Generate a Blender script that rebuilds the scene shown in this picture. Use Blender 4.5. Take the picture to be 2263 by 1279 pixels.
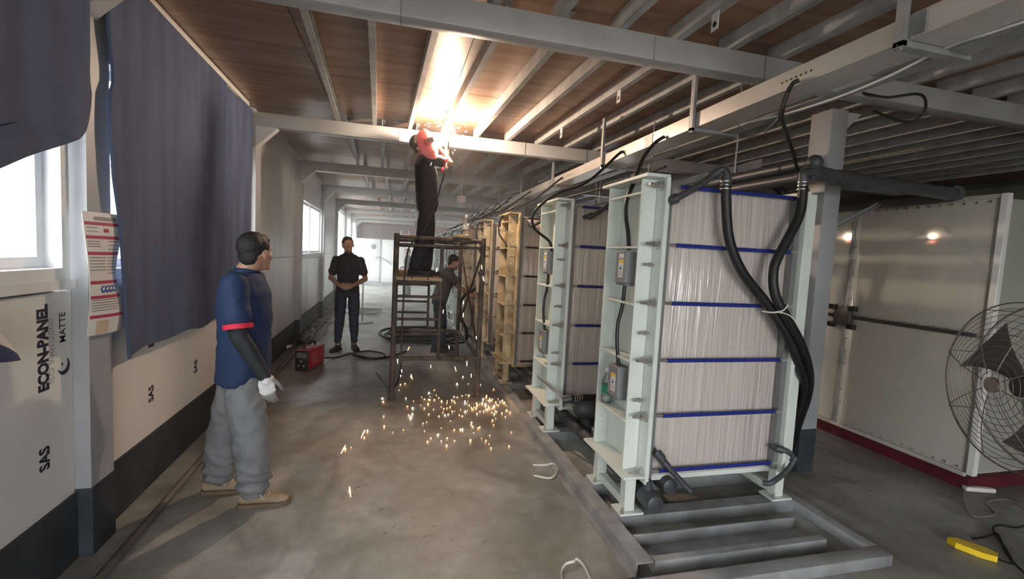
import bpy, bmesh, math, random
from mathutils import Vector, Matrix, Euler, noise
random.seed(7)
for o in list(bpy.data.objects): bpy.data.objects.remove(o)
sc = bpy.context.scene
C = sc.collection
PI = math.pi
# ------------------------------------------------------------------ camera
FPX, YAW, PITCH, ROLL, HC = 1012.70, 0.250400, -0.073022, 0.051489, 1.65
_f = Vector((math.sin(YAW)*math.cos(PITCH), math.cos(YAW)*math.cos(PITCH), math.sin(PITCH)))
_r = Vector((math.cos(YAW), -math.sin(YAW), 0)); _u = _r.cross(_f)
CR = math.cos(ROLL)*_r + math.sin(ROLL)*_u
CU = -math.sin(ROLL)*_r + math.cos(ROLL)*_u
cam_d = bpy.data.cameras.new('camera'); cam = bpy.data.objects.new('camera', cam_d); C.objects.link(cam)
m = Matrix.Identity(4)
for i in range(3):
    m[i][0] = CR[i]; m[i][1] = CU[i]; m[i][2] = -_f[i]
m[0][3], m[1][3], m[2][3] = 0, 0, HC
cam.matrix_world = m
cam_d.sensor_width = 36; cam_d.lens = FPX/2263*36; cam_d.clip_start = .05; cam_d.clip_end = 200
sc.camera = cam
# ------------------------------------------------------------------ world, exposure, arc light
w = bpy.data.worlds.new('sky'); sc.world = w; w.use_nodes = True
bg = w.node_tree.nodes['Background']; bg.inputs[0].default_value = (.97, .985, 1, 1); bg.inputs[1].default_value = 8.0
sc.view_settings.view_transform = 'Standard'; sc.view_settings.look = 'None'
sc.view_settings.gamma = 1; sc.view_settings.use_curve_mapping = False
sc.view_settings.exposure = 0.62
ARC = Vector((.50, 5.18, 3.035))
ARC_POWER = 100
sc.cycles.use_adaptive_sampling = True; sc.cycles.adaptive_threshold = .03
sc.cycles.max_bounces = 6; sc.cycles.diffuse_bounces = 4; sc.cycles.glossy_bounces = 2
sc.cycles.transmission_bounces = 4; sc.cycles.transparent_max_bounces = 6
sc.cycles.sample_clamp_indirect = 6; sc.cycles.caustics_reflective = False; sc.cycles.caustics_refractive = False

def ray(x, y):
    d = _f*FPX + CR*(x-1131.5) - CU*(y-639.5); return d
def at(x, y, ax, v):
    d = ray(x, y); i = 'XYZ'.index(ax); c = Vector((0, 0, HC)); return c + d*((v-c[i])/d[i])

# ------------------------------------------------------------------ materials
MATS = {}
def mat(name, col, rough=.5, metal=0, var=.12, scale=6, bump=0, bscale=40, emit=None, estr=0, stretch=None, coat=0, col2=None, trans=0, alpha=1, detail=4, spec=.5):
    if name in MATS: return MATS[name]
    mt = bpy.data.materials.new(name); mt.use_nodes = True; MATS[name] = mt
    nt = mt.node_tree; N = nt.nodes; L = nt.links; b = N['Principled BSDF']
    b.inputs['Roughness'].default_value = rough; b.inputs['Metallic'].default_value = metal
    b.inputs['Coat Weight'].default_value = coat; b.inputs['Transmission Weight'].default_value = trans; b.inputs['Alpha'].default_value = alpha
    b.inputs['Specular IOR Level'].default_value = spec
    tc = N.new('ShaderNodeTexCoord'); mp = N.new('ShaderNodeMapping'); L.new(tc.outputs['Object'], mp.inputs[0])
    if stretch: mp.inputs['Scale'].default_value = stretch
    if var or col2:
        nz = N.new('ShaderNodeTexNoise'); nz.inputs['Scale'].default_value = scale; nz.inputs['Detail'].default_value = detail
        L.new(mp.outputs[0], nz.inputs['Vector'])
        rp = N.new('ShaderNodeValToRGB'); rp.color_ramp.elements[0].position = .3; rp.color_ramp.elements[1].position = .7
        a = [max(0, c*(1-var)) for c in col]; d = [min(1, c*(1+var)) for c in (col2 or col)]
        rp.color_ramp.elements[0].color = (*a, 1); rp.color_ramp.elements[1].color = (*d, 1)
        L.new(nz.outputs['Fac'], rp.inputs[0]); L.new(rp.outputs[0], b.inputs['Base Color'])
    else:
        b.inputs['Base Color'].default_value = (*col, 1)
    if bump:
        n2 = N.new('ShaderNodeTexNoise'); n2.inputs['Scale'].default_value = bscale; n2.inputs['Detail'].default_value = 3
        L.new(mp.outputs[0], n2.inputs['Vector'])
        bp = N.new('ShaderNodeBump'); bp.inputs['Strength'].default_value = bump; bp.inputs['Distance'].default_value = .01
        L.new(n2.outputs['Fac'], bp.inputs['Height']); L.new(bp.outputs[0], b.inputs['Normal'])
    if emit:
        b.inputs['Emission Color'].default_value = (*emit, 1); b.inputs['Emission Strength'].default_value = estr
    return mt
def nodes(mt): return mt.node_tree.nodes, mt.node_tree.links, mt.node_tree.nodes['Principled BSDF']

M_galv = mat('galvanised_steel', (.30, .31, .32), .48, .35, .22, 5, .05, 30, col2=(.36, .37, .38))
M_beam = mat('beam_paint_grey', (.47, .475, .48), .42, .05, .10, 3, .03, 25)
M_joist = mat('joist_zinc', (.42, .43, .425), .5, .08, .2, 7)
M_tray = mat('tray_zinc', (.60, .58, .55), .34, .35, .08, 4)
M_post = mat('post_paint_grey', (.40, .41, .43), .45, .1, .1, 3)
M_darkpaint = mat('skirting_dark_paint', (.036, .043, .052), .6, 0, .35, 5, .2, 20)
M_panel = mat('white_wall_panel', (.78, .775, .75), .42, 0, .04, 2.5)
M_panel_gloss = mat('film_covered_panel', (.66, .65, .635), .28, 0, .10, 3, .2, 5, stretch=(1, 2.2, .35))
M_white = mat('white_window_paint', (.80, .81, .82), .4, 0, .04)
M_print = mat('navy_print', (.012, .014, .04), .6, 0, 0)
M_printgrey = mat('grey_print', (.42, .43, .45), .6, 0, 0)
M_curtain = mat('navy_shade_cloth', (.080, .104, .185), .85, 0, .22, 2.2, .25, 60, stretch=(1, 3, .5))
M_rackw = mat('rack_pale_green', (.68, .74, .695), .38, 0, .05, 5, .03, 40)
M_racky = mat('rack_yellow_primer', (.36, .26, .12), .5, 0, .35, 7, .08, 40, col2=(.50, .42, .27))
M_rackc = mat('rack_cream_primer', (.46, .38, .26), .5, 0, .25, 7, .08, 40, col2=(.54, .48, .36))
M_blue = mat('blue_rod_sleeve', (.018, .032, .23), .4, 0, .15, 20)
M_drod = mat('dark_rod_sleeve', (.022, .022, .03), .45, 0, .15, 20)
M_chrome = mat('zinc_bolt', (.55, .54, .50), .3, .8, .15, 30)
M_spacer = mat('grey_spacer', (.20, .20, .21), .45, .2, .1)
M_boxgrey = mat('junction_box_grey', (.22, .23, .24), .5, 0, .05)
M_label = mat('label_white', (.80, .80, .78), .5, 0, .03)
M_yellow = mat('warning_yellow', (.85, .58, .02), .5, 0, .03)
M_rubber = mat('black_rubber', (.012, .012, .013), .5, 0, .2, 20, .1, 80)
M_pvc = mat('dark_grey_pvc', (.055, .058, .066), .45, 0, .12, 6)
M_rust = mat('rusty_scaffold_steel', (.060, .042, .034), .7, .1, .4, 9, .25, 60, col2=(.10, .075, .062))
M_wood = mat('scaffold_plank_wood', (.34, .25, .16), .7, 0, .3, 5, .15, 30, stretch=(1, 6, 6))
M_tank = mat('tank_cream_panel', (.60, .575, .50), .10, .12, .04, 2, spec=1.0)
M_tankrail = mat('tank_dark_rail', (.10, .095, .09), .4, .5, .2)
M_red = mat('dark_red_base', (.10, .012, .018), .6, 0, .25)
M_wred = mat('welder_red', (.42, .018, .035), .4, 0, .1)
M_black = mat('black_plastic', (.02, .02, .022), .5, 0, .1)
M_wirew = mat('white_cable', (.70, .70, .68), .5, 0, .05)
M_plast = mat('clear_plastic', (.85, .9, .9), .08, 0, 0, trans=.9)
M_green = mat('bottle_label_green', (.02, .25, .13), .45, 0, .1)
M_strap = mat('white_strap', (.72, .70, .66), .5, 0, .08)

# membrane stack: thin plates wrapped in film, fine upright streaks
M_stack = mat('wrapped_membrane_stack', (.60, .565, .53), .26, 0, 0, coat=.8)
N, L, b = nodes(M_stack)
tc = N['Texture Coordinate']
mp = N.new('ShaderNodeMapping'); mp.inputs['Scale'].default_value = (38, 38, .35); L.new(tc.outputs['Object'], mp.inputs[0])
nz = N.new('ShaderNodeTexNoise'); nz.inputs['Scale'].default_value = 1.6; nz.inputs['Detail'].default_value = 5; L.new(mp.outputs[0], nz.inputs['Vector'])
rp = N.new('ShaderNodeValToRGB'); e = rp.color_ramp.elements
e[0].position = .30; e[0].color = (.50, .45, .405, 1); e[1].position = .66; e[1].color = (.68, .635, .59, 1)
L.new(nz.outputs['Fac'], rp.inputs[0]); L.new(rp.outputs[0], b.inputs['Base Color'])
mp2 = N.new('ShaderNodeMapping'); mp2.inputs['Scale'].default_value = (16, 16, .9); mp2.inputs['Rotation'].default_value = (0, .05, 0); L.new(tc.outputs['Object'], mp2.inputs[0])
nz2 = N.new('ShaderNodeTexNoise'); nz2.inputs['Scale'].default_value = 1.5; nz2.inputs['Detail'].default_value = 3; nz2.inputs['Distortion'].default_value = .6; L.new(mp2.outputs[0], nz2.inputs['Vector'])
bp = N.new('ShaderNodeBump'); bp.inputs['Strength'].default_value = .75; bp.inputs['Distance'].default_value = .02
L.new(nz2.outputs['Fac'], bp.inputs['Height']); L.new(bp.outputs[0], b.inputs['Normal']); L.new(bp.outputs[0], b.inputs['Coat Normal'])
b.inputs['Coat Roughness'].default_value = .10

# concrete floor with stains of its own
M_floor = mat('worn_concrete', (.2, .2, .19), .55, 0, 0)
N, L, b = nodes(M_floor); tc = N['Texture Coordinate']
def nse(scale, detail=6, dist=0, sv=None):
    n = N.new('ShaderNodeTexNoise'); n.inputs['Scale'].default_value = scale; n.inputs['Detail'].default_value = detail; n.inputs['Distortion'].default_value = dist
    if sv:
        mm = N.new('ShaderNodeMapping'); mm.inputs['Scale'].default_value = sv; L.new(tc.outputs['Object'], mm.inputs[0]); L.new(mm.outputs[0], n.inputs['Vector'])
    else: L.new(tc.outputs['Object'], n.inputs['Vector'])
    return n.outputs['Fac']
def rmp(src, stops):
    r = N.new('ShaderNodeValToRGB'); el = r.color_ramp.elements
    while len(el) < len(stops): el.new(.5)
    for k, (p, c) in enumerate(stops):
        el[k].position = p; el[k].color = (*c, 1) if isinstance(c, tuple) else (c, c, c, 1)
    L.new(src, r.inputs[0]); return r.outputs[0]
def mix(fac, a, bb, mode='MIX'):
    x = N.new('ShaderNodeMix'); x.data_type = 'RGBA'; x.blend_type = mode
    if isinstance(fac, float): x.inputs[0].default_value = fac
    else: L.new(fac, x.inputs[0])
    L.new(a, x.inputs[6]); L.new(bb, x.inputs[7]); return x.outputs[2]
base = rmp(nse(.9, 8, .6), [(.30, (.215, .213, .198)), (.5, (.325, .330, .312)), (.72, (.49, .505, .487))])
fine = rmp(nse(9, 6), [(.3, (.70, .69, .67)), (.7, (1.08, 1.08, 1.08))])
c1 = mix(.75, base, fine, 'MULTIPLY')
swirl = rmp(nse(1.5, 8, .9, (1, .6, 1)), [(.47, .0), (.58, .50), (.64, .25), (.72, .0)])
dark = rmp(nse(1.0, 1), [(0, (.10, .092, .08)), (1, (.11, .10, .085))])
c2 = mix(swirl, c1, dark)
speck = rmp(nse(16, 3, .4), [(.66, 0.), (.70, .8)])
reg = rmp(nse(.55, 2), [(.48, 0.), (.6, 1.)])
sp = mix(1.0, speck, reg, 'MULTIPLY')
c3 = mix(sp, c2, rmp(nse(3, 1), [(0, (.035, .034, .03)), (1, (.05, .045, .04))]))
tan = rmp(nse(.42, 4, .3), [(.48, 0.), (.66, .35)])
c4 = mix(tan, c3, rmp(nse(5, 5), [(.3, (.30, .235, .18)), (.7, (.38, .30, .235))]))
# soot and grinding dirt around the welding place
gm = N.new('ShaderNodeMapping'); gm.inputs['Location'].default_value = (-.25, -.0, 0); gm.inputs['Location'].default_value = (-.45/1.5, -4.5/1.7, 0); gm.inputs['Scale'].default_value = (1/1.5, 1/1.7, 0)
L.new(tc.outputs['Object'], gm.inputs[0]); ln_ = N.new('ShaderNodeVectorMath'); ln_.operation = 'LENGTH'; L.new(gm.outputs[0], ln_.inputs[0])
ad = N.new('ShaderNodeMath'); ad.operation = 'ADD'; L.new(ln_.outputs['Value'], ad.inputs[0]); sb2 = N.new('ShaderNodeMath'); sb2.operation = 'MULTIPLY'; sb2.inputs[1].default_value = 1.3; L.new(nse(1.7, 6, .5), sb2.inputs[0]); L.new(sb2.outputs[0], ad.inputs[1])
soot = rmp(ad.outputs[0], [(.55, .72), (1.0, .62), (1.0, .0)]); soot.node.color_ramp.elements[1].position = .80; soot.node.color_ramp.elements[2].position = 1.0
c5 = mix(soot, c4, rmp(nse(6, 6), [(.3, (.070, .058, .045)), (.7, (.150, .126, .10))]))
L.new(c5, b.inputs['Base Color'])
rr = rmp(nse(1.3, 5, .5), [(.35, .34), (.65, .62)]); L.new(rr, b.inputs['Roughness'])
bp = N.new('ShaderNodeBump'); bp.inputs['Strength'].default_value = .15; bp.inputs['Distance'].default_value = .01
L.new(nse(30, 5), bp.inputs['Height']); L.new(bp.outputs[0], b.inputs['Normal'])

# brown ceiling boards
M_ceil = mat('brown_plywood', (.2, .11, .07), .38, 0, 0)
N, L, b = nodes(M_ceil); tc = N['Texture Coordinate']
c = rmp(nse(1.4, 6, .4, (1, 7, 1)), [(.3, (.24, .135, .082)), (.52, (.36, .21, .135)), (.75, (.47, .30, .20))])
L.new(mix(.5, c, rmp(nse(1.1, 3), [(.3, (.75, .75, .78)), (.7, (1.1, 1.08, 1.05))]), 'MULTIPLY'), b.inputs['Base Color'])

# ------------------------------------------------------------------ mesh helpers
OFF = {}
_bevcache = {}
class MB:
    def __init__(s): s.v = []; s.f = []
    def add(s, vs, fs):
        n = len(s.v); s.v += [Vector(p) for p in vs]; s.f += [tuple(i+n for i in f) for f in fs]; return s
    def box(s, a, b_, bev=0, M=None):
        a, b_ = Vector(a), Vector(b_)
        if bev:
            d = b_-a; bm = bmesh.new(); bmesh.ops.create_cube(bm, size=1)
            for v in bm.verts: v.co = Vector((v.co.x*d.x, v.co.y*d.y, v.co.z*d.z)) + (a+b_)/2
            bmesh.ops.bevel(bm, geom=bm.edges[:], offset=bev, segments=1 if bev < .006 else 2, affect='EDGES', profile=.5)
            vs = [v.co.copy() for v in bm.verts]; bm.verts.index_update(); fs = [[v.index for v in f.verts] for f in bm.faces]; bm.free()
        else:
            vs = [Vector((x, y, z)) for z in (a.z, b_.z) for y in (a.y, b_.y) for x in (a.x, b_.x)]
            fs = [(0, 2, 3, 1), (4, 5, 7, 6), (0, 1, 5, 4), (2, 6, 7, 3), (0, 4, 6, 2), (1, 3, 7, 5)]
        if M is not None: vs = [M @ v for v in vs]
        return s.add(vs, fs)
    def bar(s, p, q, w_, h_, up=(0, 0, 1), bev=0):
        p, q = Vector(p), Vector(q); d = (q-p); ln = d.length; d.normalize(); up = Vector(up)
        if abs(d.dot(up)) > .98: up = Vector((1, 0, 0))
        sd = up.cross(d).normalized(); u2 = d.cross(sd)
        M = Matrix(((d.x, sd.x, u2.x, p.x), (d.y, sd.y, u2.y, p.y), (d.z, sd.z, u2.z, p.z), (0, 0, 0, 1)))
        return s.box((0, -w_/2, -h_/2), (ln, w_/2, h_/2), bev, M)
    def tube(s, pts, r, seg=10, caps=True):
        pts = [Vector(p) for p in pts]; n = len(pts); rs = r if isinstance(r, (list, tuple)) else [r]*n
        base = len(s.v); t0 = (pts[1]-pts[0]).normalized()
        nrm = t0.orthogonal().normalized()
        for i, p in enumerate(pts):
            t = (pts[min(i+1, n-1)]-pts[max(i-1, 0)]).normalized()
            nrm = (nrm - t*nrm.dot(t)).normalized(); bn = t.cross(nrm)
            for k in range(seg):
                a = 2*PI*k/seg; s.v.append(p + (nrm*math.cos(a)+bn*math.sin(a))*rs[i])
        for i in range(n-1):
            for k in range(seg):
                a = base+i*seg+k; b_ = base+i*seg+(k+1) % seg
                s.f.append((a, b_, b_+seg, a+seg))
        if caps:
            s.f.append(tuple(base+k for k in reversed(range(seg)))); s.f.append(tuple(base+(n-1)*seg+k for k in range(seg)))
        return s
    def cyl(s, p, q, r, seg=14, r2=None): return s.tube([p, q], [r, r if r2 is None else r2], seg)
    def lathe(s, prof, seg=16, M=None):
        base = len(s.v); M = M or Matrix.Identity(4)
        for (r, z) in prof:
            for k in range(seg):
                a = 2*PI*k/seg; s.v.append(M @ Vector((r*math.cos(a), r*math.sin(a), z)))
        for i in range(len(prof)-1):
            for k in range(seg):
                a = base+i*seg+k; b_ = base+i*seg+(k+1) % seg; s.f.append((a, b_, b_+seg, a+seg))
        s.f.append(tuple(base+k for k in reversed(range(seg)))); s.f.append(tuple(base+(len(prof)-1)*seg+k for k in range(seg)))
        return s
    def ell(s, c, r, M=None, su=16, sv=10):
        c = Vector(c); r = (r, r, r) if isinstance(r, (int, float)) else r; base = len(s.v); M = M or Matrix.Identity(3)
        s.v.append(c + M @ Vector((0, 0, -r[2])))
        for i in range(1, sv):
            ph = -PI/2+PI*i/sv
            for k in range(su):
                a = 2*PI*k/su; s.v.append(c + M @ Vector((r[0]*math.cos(ph)*math.cos(a), r[1]*math.cos(ph)*math.sin(a), r[2]*math.sin(ph))))
        s.v.append(c + M @ Vector((0, 0, r[2]))); top = len(s.v)-1
        for k in range(su): s.f.append((base, base+1+(k+1) % su, base+1+k))
        for i in range(sv-2):
            for k in range(su):
                a = base+1+i*su+k; b_ = base+1+i*su+(k+1) % su; s.f.append((a, b_, b_+su, a+su))
        o = base+1+(sv-2)*su
        for k in range(su): s.f.append((o+k, o+(k+1) % su, top))
        return s
    def prism(s, poly, d):
        d = Vector(d); n = len(poly); s.add([Vector(p) for p in poly]+[Vector(p)+d for p in poly],
              [tuple(reversed(range(n))), tuple(range(n, 2*n))]+[(i, (i+1) % n, n+(i+1) % n, n+i) for i in range(n)]); return s
    def loft(s, rings, seg=20):
        """rings: (centre, half-axis a, half-axis b)"""
        base = len(s.v)
        for c, a, b_ in rings:
            c, a, b_ = Vector(c), Vector(a), Vector(b_)
            for k in range(seg):
                t = 2*PI*k/seg; s.v.append(c + a*math.cos(t) + b_*math.sin(t))
        for i in range(len(rings)-1):
            for k in range(seg):
                p = base+i*seg+k; q = base+i*seg+(k+1) % seg; s.f.append((p, q, q+seg, p+seg))
        s.f.append(tuple(base+k for k in reversed(range(seg)))); s.f.append(tuple(base+(len(rings)-1)*seg+k for k in range(seg)))
        return s
    def mesh(s, name, mt, off=None, angle=40):
        me = bpy.data.meshes.new(name); off = off or Vector((0, 0, 0))
        me.from_pydata([p-off for p in s.v], [], s.f); me.update()
        bm = bmesh.new(); bm.from_mesh(me); bmesh.ops.recalc_face_normals(bm, faces=bm.faces[:]); bm.to_mesh(me); bm.free()
        for mm in (mt if isinstance(mt, (list, tuple)) else [mt]): me.materials.append(mm)
        me.polygons.foreach_set('use_smooth', [True]*len(me.polygons)); me.set_sharp_from_angle(angle=math.radians(angle))
        return me
    def build(s, name, mt, parent=None, angle=40, local=False):
        off = Vector((0, 0, 0))
        if parent is not None and not local: off = OFF.get(parent.name, off)
        return link(name, s.mesh(name, mt, off, angle), parent)
def link(name, me, parent=None):
    o = bpy.data.objects.new(name, me); C.objects.link(o)
    if parent is not None:
        o.parent = parent; OFF[o.name] = OFF.get(parent.name, Vector((0, 0, 0)))
    return o
def tag(o, label=None, cat=None, group=None, kind=None):
    if label: o['label'] = label
    if cat: o['category'] = cat
    if group: o['group'] = group
    if kind: o['kind'] = kind
    return o
def thing(name, loc=(0, 0, 0), label=None, cat=None, group=None, kind=None):
    o = bpy.data.objects.new(name, None); C.objects.link(o); o.location = loc; OFF[o.name] = Vector(loc); o.empty_display_size = .1
    return tag(o, label, cat, group, kind)
def solo(name, mb, mt, label=None, cat=None, group=None, kind=None, angle=40):
    """a thing that is one mesh, its origin at its base"""
    xs = [p.x for p in mb.v]; ys = [p.y for p in mb.v]; zs = [p.z for p in mb.v]
    loc = Vector(((min(xs)+max(xs))/2, (min(ys)+max(ys))/2, min(zs)))
    o = link(name, mb.mesh(name, mt, loc, angle)); o.location = loc; OFF[o.name] = loc
    return tag(o, label, cat, group, kind)
def copy_tree(o, parent=None):
    c = o.copy(); C.objects.link(c); c.parent = parent
    if parent is not None: OFF[c.name] = OFF.get(o.name, Vector())
    for ch in o.children: copy_tree(ch, c)
    return c
def smooth_path(pts, n=8):
    P = [Vector(p) for p in pts]; out = []
    for i in range(len(P)-1):
        p0 = P[max(i-1, 0)]; p1 = P[i]; p2 = P[i+1]; p3 = P[min(i+2, len(P)-1)]
        for k in range(n):
            t = k/n; out.append(.5*((2*p1)+(p2-p0)*t+(2*p0-5*p1+4*p2-p3)*t*t+(3*p1-p0-3*p2+p3)*t*t*t))
    out.append(P[-1]); return out
def text_mesh(body, size, M, mt, off=.0, ext=.0004, name='lettering'):
    cu = bpy.data.curves.new('t', 'FONT'); cu.body = body; cu.size = size; cu.offset = off; cu.extrude = ext; cu.resolution_u = 3
    ob = bpy.data.objects.new('t', cu); C.objects.link(ob)
    dg = bpy.context.evaluated_depsgraph_get(); me = bpy.data.meshes.new_from_object(ob.evaluated_get(dg))
    bpy.data.objects.remove(ob); bpy.data.curves.remove(cu)
    me.transform(M); me.name = name; me.materials.clear(); me.materials.append(mt); return me
# ================================================================== the setting
FY = [2.80, 5.78, 8.6, 11.6, 14.6, 17.6, 20.6, 23.6]
def XW(y): return -1.545 - .02*(y-3)
def WP(n, y, z): return Vector((XW(y)+n, y, z))
def wbox(mb, y0, y1, z0, z1, n0, n1):
    vs = [WP(n, y, z) for z in (z0, z1) for y in (y0, y1) for n in (n0, n1)]
    return mb.add(vs, [(0, 2, 3, 1), (4, 5, 7, 6), (0, 1, 5, 4), (2, 6, 7, 3), (0, 4, 6, 2), (1, 3, 7, 5)])
ZC = 3.18      # underside of the ceiling boards
YB = -4.5      # end of the hall behind the camera, partly closed by the added wall
XR = 9.0
tag(MB().box((-1.9, YB, -.2), (XR, 25.2, 0)).build('floor', M_floor), 'worn grey concrete workshop floor with dirt stains', kind='structure')
M_ground = mat('yard_ground', (.35, .34, .32), .8, 0, .1)
tag(MB().box((-60, -60, -.5), (-1.9, 80, -.2)).build('ground', M_ground), 'pale yard ground outside the windows', kind='structure')
tag(MB().box((-1.9, -60, -.5), (60, YB, -.05)).build('ground', M_ground), 'pale apron outside the open end', kind='structure')
tag(MB().box((XR, YB, -.5), (60, 80, -.05)).build('ground', M_ground), 'pale yard ground outside the right side', kind='structure')
# ceiling: boards and joists
ceil = thing('ceiling', (0, 0, 0), 'brown board ceiling on parallel galvanised joists', kind='structure')
ME_board = {}
for i in range(9):
    for k in range(10):
        x0, y0 = -1.95+i*1.22, YB+.02+k*3.0
        me = MB().box((0, 0, 0), (1.214, 2.992, .02)).mesh('panel', M_ceil) if not ME_board else ME_board['m']
        ME_board['m'] = me
        o = link('panel', me, ceil); o.location = (x0, y0, ZC)
tag(MB().box((-2.0, YB, ZC+.02), (XR, 25.2, ZC+.1)).build('roof_deck', M_galv, ceil))
bays = list(zip([-.2]+FY[:-1], FY))
DRIFT = -.036
ji = 0
for (a, b_) in bays:
    for k in range(-3, 19):
        x = .535+k*.398
        if x < -1.58+(.0 if a < 9 else -.12) or x > XR-.2: continue
        mid = (a+b_)/2
        xs = x - DRIFT*(4.3-mid)*.0
        mb = MB()
        p, q = Vector((xs-DRIFT*(mid-a), a+.0, 0)), Vector((xs+DRIFT*(b_-mid), b_-.0, 0))
        if q.x < XW(b_)+.03: q.x = XW(b_)+.03
        if p.x < XW(a)+.03: p.x = XW(a)+.03
        # C-section joist: web, lower and upper flange
        zb, zt, fl, t = 3.075, ZC-.001, .045, .006
        d = (q-p).normalized(); s_ = Vector((d.y, -d.x, 0))
        for (o1, o2, z1, z2) in ((0, t, zb, zt), (t, fl, zb, zb+t), (t, fl, zt-t, zt)):
            vs = [P + s_*o + Vector((0, 0, z)) for z in (z1, z2) for P in (p, q) for o in (o1, o2)]
            mb.add(vs, [(0, 2, 3, 1), (4, 5, 7, 6), (0, 1, 5, 4), (2, 6, 7, 3), (0, 4, 6, 2), (1, 3, 7, 5)])
        mb.build('joist', M_joist, ceil); ji += 1
bl = ['ceiling cross beam nearest the camera with a painted joint', 'grey ceiling cross beam right behind the welding arc', 'dark grey ceiling cross beam third from the camera',
      'pale ceiling cross beam fourth from the camera', 'ceiling cross beam fifth from the camera', 'ceiling cross beam sixth from the camera', 'ceiling cross beam seventh from the camera', 'ceiling cross beam beside the far end wall']
for y, lb in zip(FY, bl):
    t = thing('ceiling_beam', (XW(y)+.05, y, 2.92), lb, 'beam', 'ceiling cross beams', 'structure')
    MB().box((XW(y)-.05, y-.12, 2.92), (XR, y, 3.074), .008).build('box_section', M_beam, t)
    g = MB().prism([(XW(y)+.07, y-.115, 2.921), (XW(y)+.29, y-.115, 2.921), (XW(y)+.07, y-.115, 2.70)], (0, .11, 0))
    g.build('corner_haunch', M_beam, t)
    for xx in (-.02, 1.52, 2.35):
        MB().box((xx, y-.124, 2.918), (xx+.006, y-.0, 3.074)).build('weld_seam', M_galv, t)
pl = ['grey wall post beside the nearest window, safety notice taped to it', 'wall post at the far edge of the hanging blue curtain', 'wall post left of the bright far window', 'pale wall post right of the bright far window', 'fifth wall post along the left wall', 'sixth wall post along the left wall', 'seventh wall post along the left wall', 'wall post in the far left corner']
for y, lb in zip(FY, pl):
    t = thing('wall_post', (XW(y), y, 0), lb, 'post', 'posts of the left wall', 'structure')
    wbox(MB(), y-.10, y+.10, .36, 3.075, -.06, .07).build('post', M_post, t)
    wbox(MB(), y-.102, y+.102, 0, .36, 0, .075).build('painted_foot', M_darkpaint, t)
# left wall -------------------------------------------------------
wl = thing('wall_left', (0, 0, 0), 'left wall of white insulated panels', kind='structure')
def wpan(y0, y1, z0, z1, mt, name='panel', parent=wl):
    return wbox(MB(), y0+.003, y1-.003, z0, z1, -.06, 0).build(name, mt, parent)
def letters(parent, body, size, y, z, mt=M_print, off=0.0, sx=1.0):
    # runs upward on the wall, letter tops towards the camera
    M = Matrix(((0, 0, 1, XW(y)+.001), (0, -1, 0, y), (sx, 0, 0, z), (0, 0, 0, 1)))
    return link('lettering', text_mesh(body, size, M, mt, off), parent)
def printed(p, ye, zsas=.555, ze=.925):
    letters(p, 'ECON-PANEL', .088, ye+.058, ze, off=.0048, sx=.74)
    letters(p, 'ISO 9001:2000', .050, ye+.098, ze+.02, M_printgrey, 0, sx=1.02)
    letters(p, 'MATTE', .060, ye+.180, ze+.20, off=.0004, sx=.78)
    letters(p, 'SAS', .088, ye+.052, zsas, off=.003, sx=.80)
    # crescent mark
    c0 = (ye+.165, ze+.085); R1, R2, dd = .042, .037, .018; th = math.acos((dd*dd+R1*R1-R2*R2)/(2*dd*R1)); ph = math.acos((dd*dd+R2*R2-R1*R1)/(2*dd*R2)); ax_ = math.radians(125)
    mbm = MB(); pts = [(R1*math.cos(ax_+th+(2*PI-2*th)*k/20), R1*math.sin(ax_+th+(2*PI-2*th)*k/20)) for k in range(21)]
    pts += [(dd*math.cos(ax_)+R2*math.cos(ax_-(PI-ph)-2*ph*k/16*1.0), dd*math.sin(ax_)+R2*math.sin(ax_-(PI-ph)-2*ph*k/16*1.0)) for k in range(0)]
    a0 = ax_-(PI-ph); a1 = ax_-2*PI+(PI-ph)
    pts += [(dd*math.cos(ax_)+R2*math.cos(a0+(a1-a0)*k/16), dd*math.sin(ax_)+R2*math.sin(a0+(a1-a0)*k/16)) for k in range(1, 16)]
    P = [WP(.0012, c0[0]+x, c0[1]+y) for x, y in pts]
    mbm.prism(P, (.0006, 0, 0)).build('crescent_mark', M_print, p)
    MB().ell(WP(.0012, c0[0]-.012, c0[1]+.012), (.0006, .006, .006), su=8, sv=6).build('dot_mark', M_print, p)
# bays behind / beside the camera and the first window
for (a, b_) in ((-4.4, -3.0), (-3.0, -1.6), (-1.6, -.1)):
    wpan(a, b_, .34, 1.40, M_panel); wpan(a, b_, 2.52, 3.17, M_panel)
p = wpan(-.1, 1.35, .34, 1.37, M_panel); p = wpan(1.35, 2.70, .34, 1.37, M_panel); printed(p, 2.47)
wpan(-.1, 2.70, 2.62, 3.17, M_panel)
# bay 2, under the curtain
p = wpan(2.9, 3.98, .34, 1.37, M_panel); printed(p, 3.46)
p = wpan(3.98, 4.95, .34, 1.37, M_panel); printed(p, 4.20)
p = wpan(4.95, 5.68, .34, 1.37, M_panel); printed(p, 4.98)
wpan(2.9, 5.68, 2.62, 3.17, M_panel)
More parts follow.
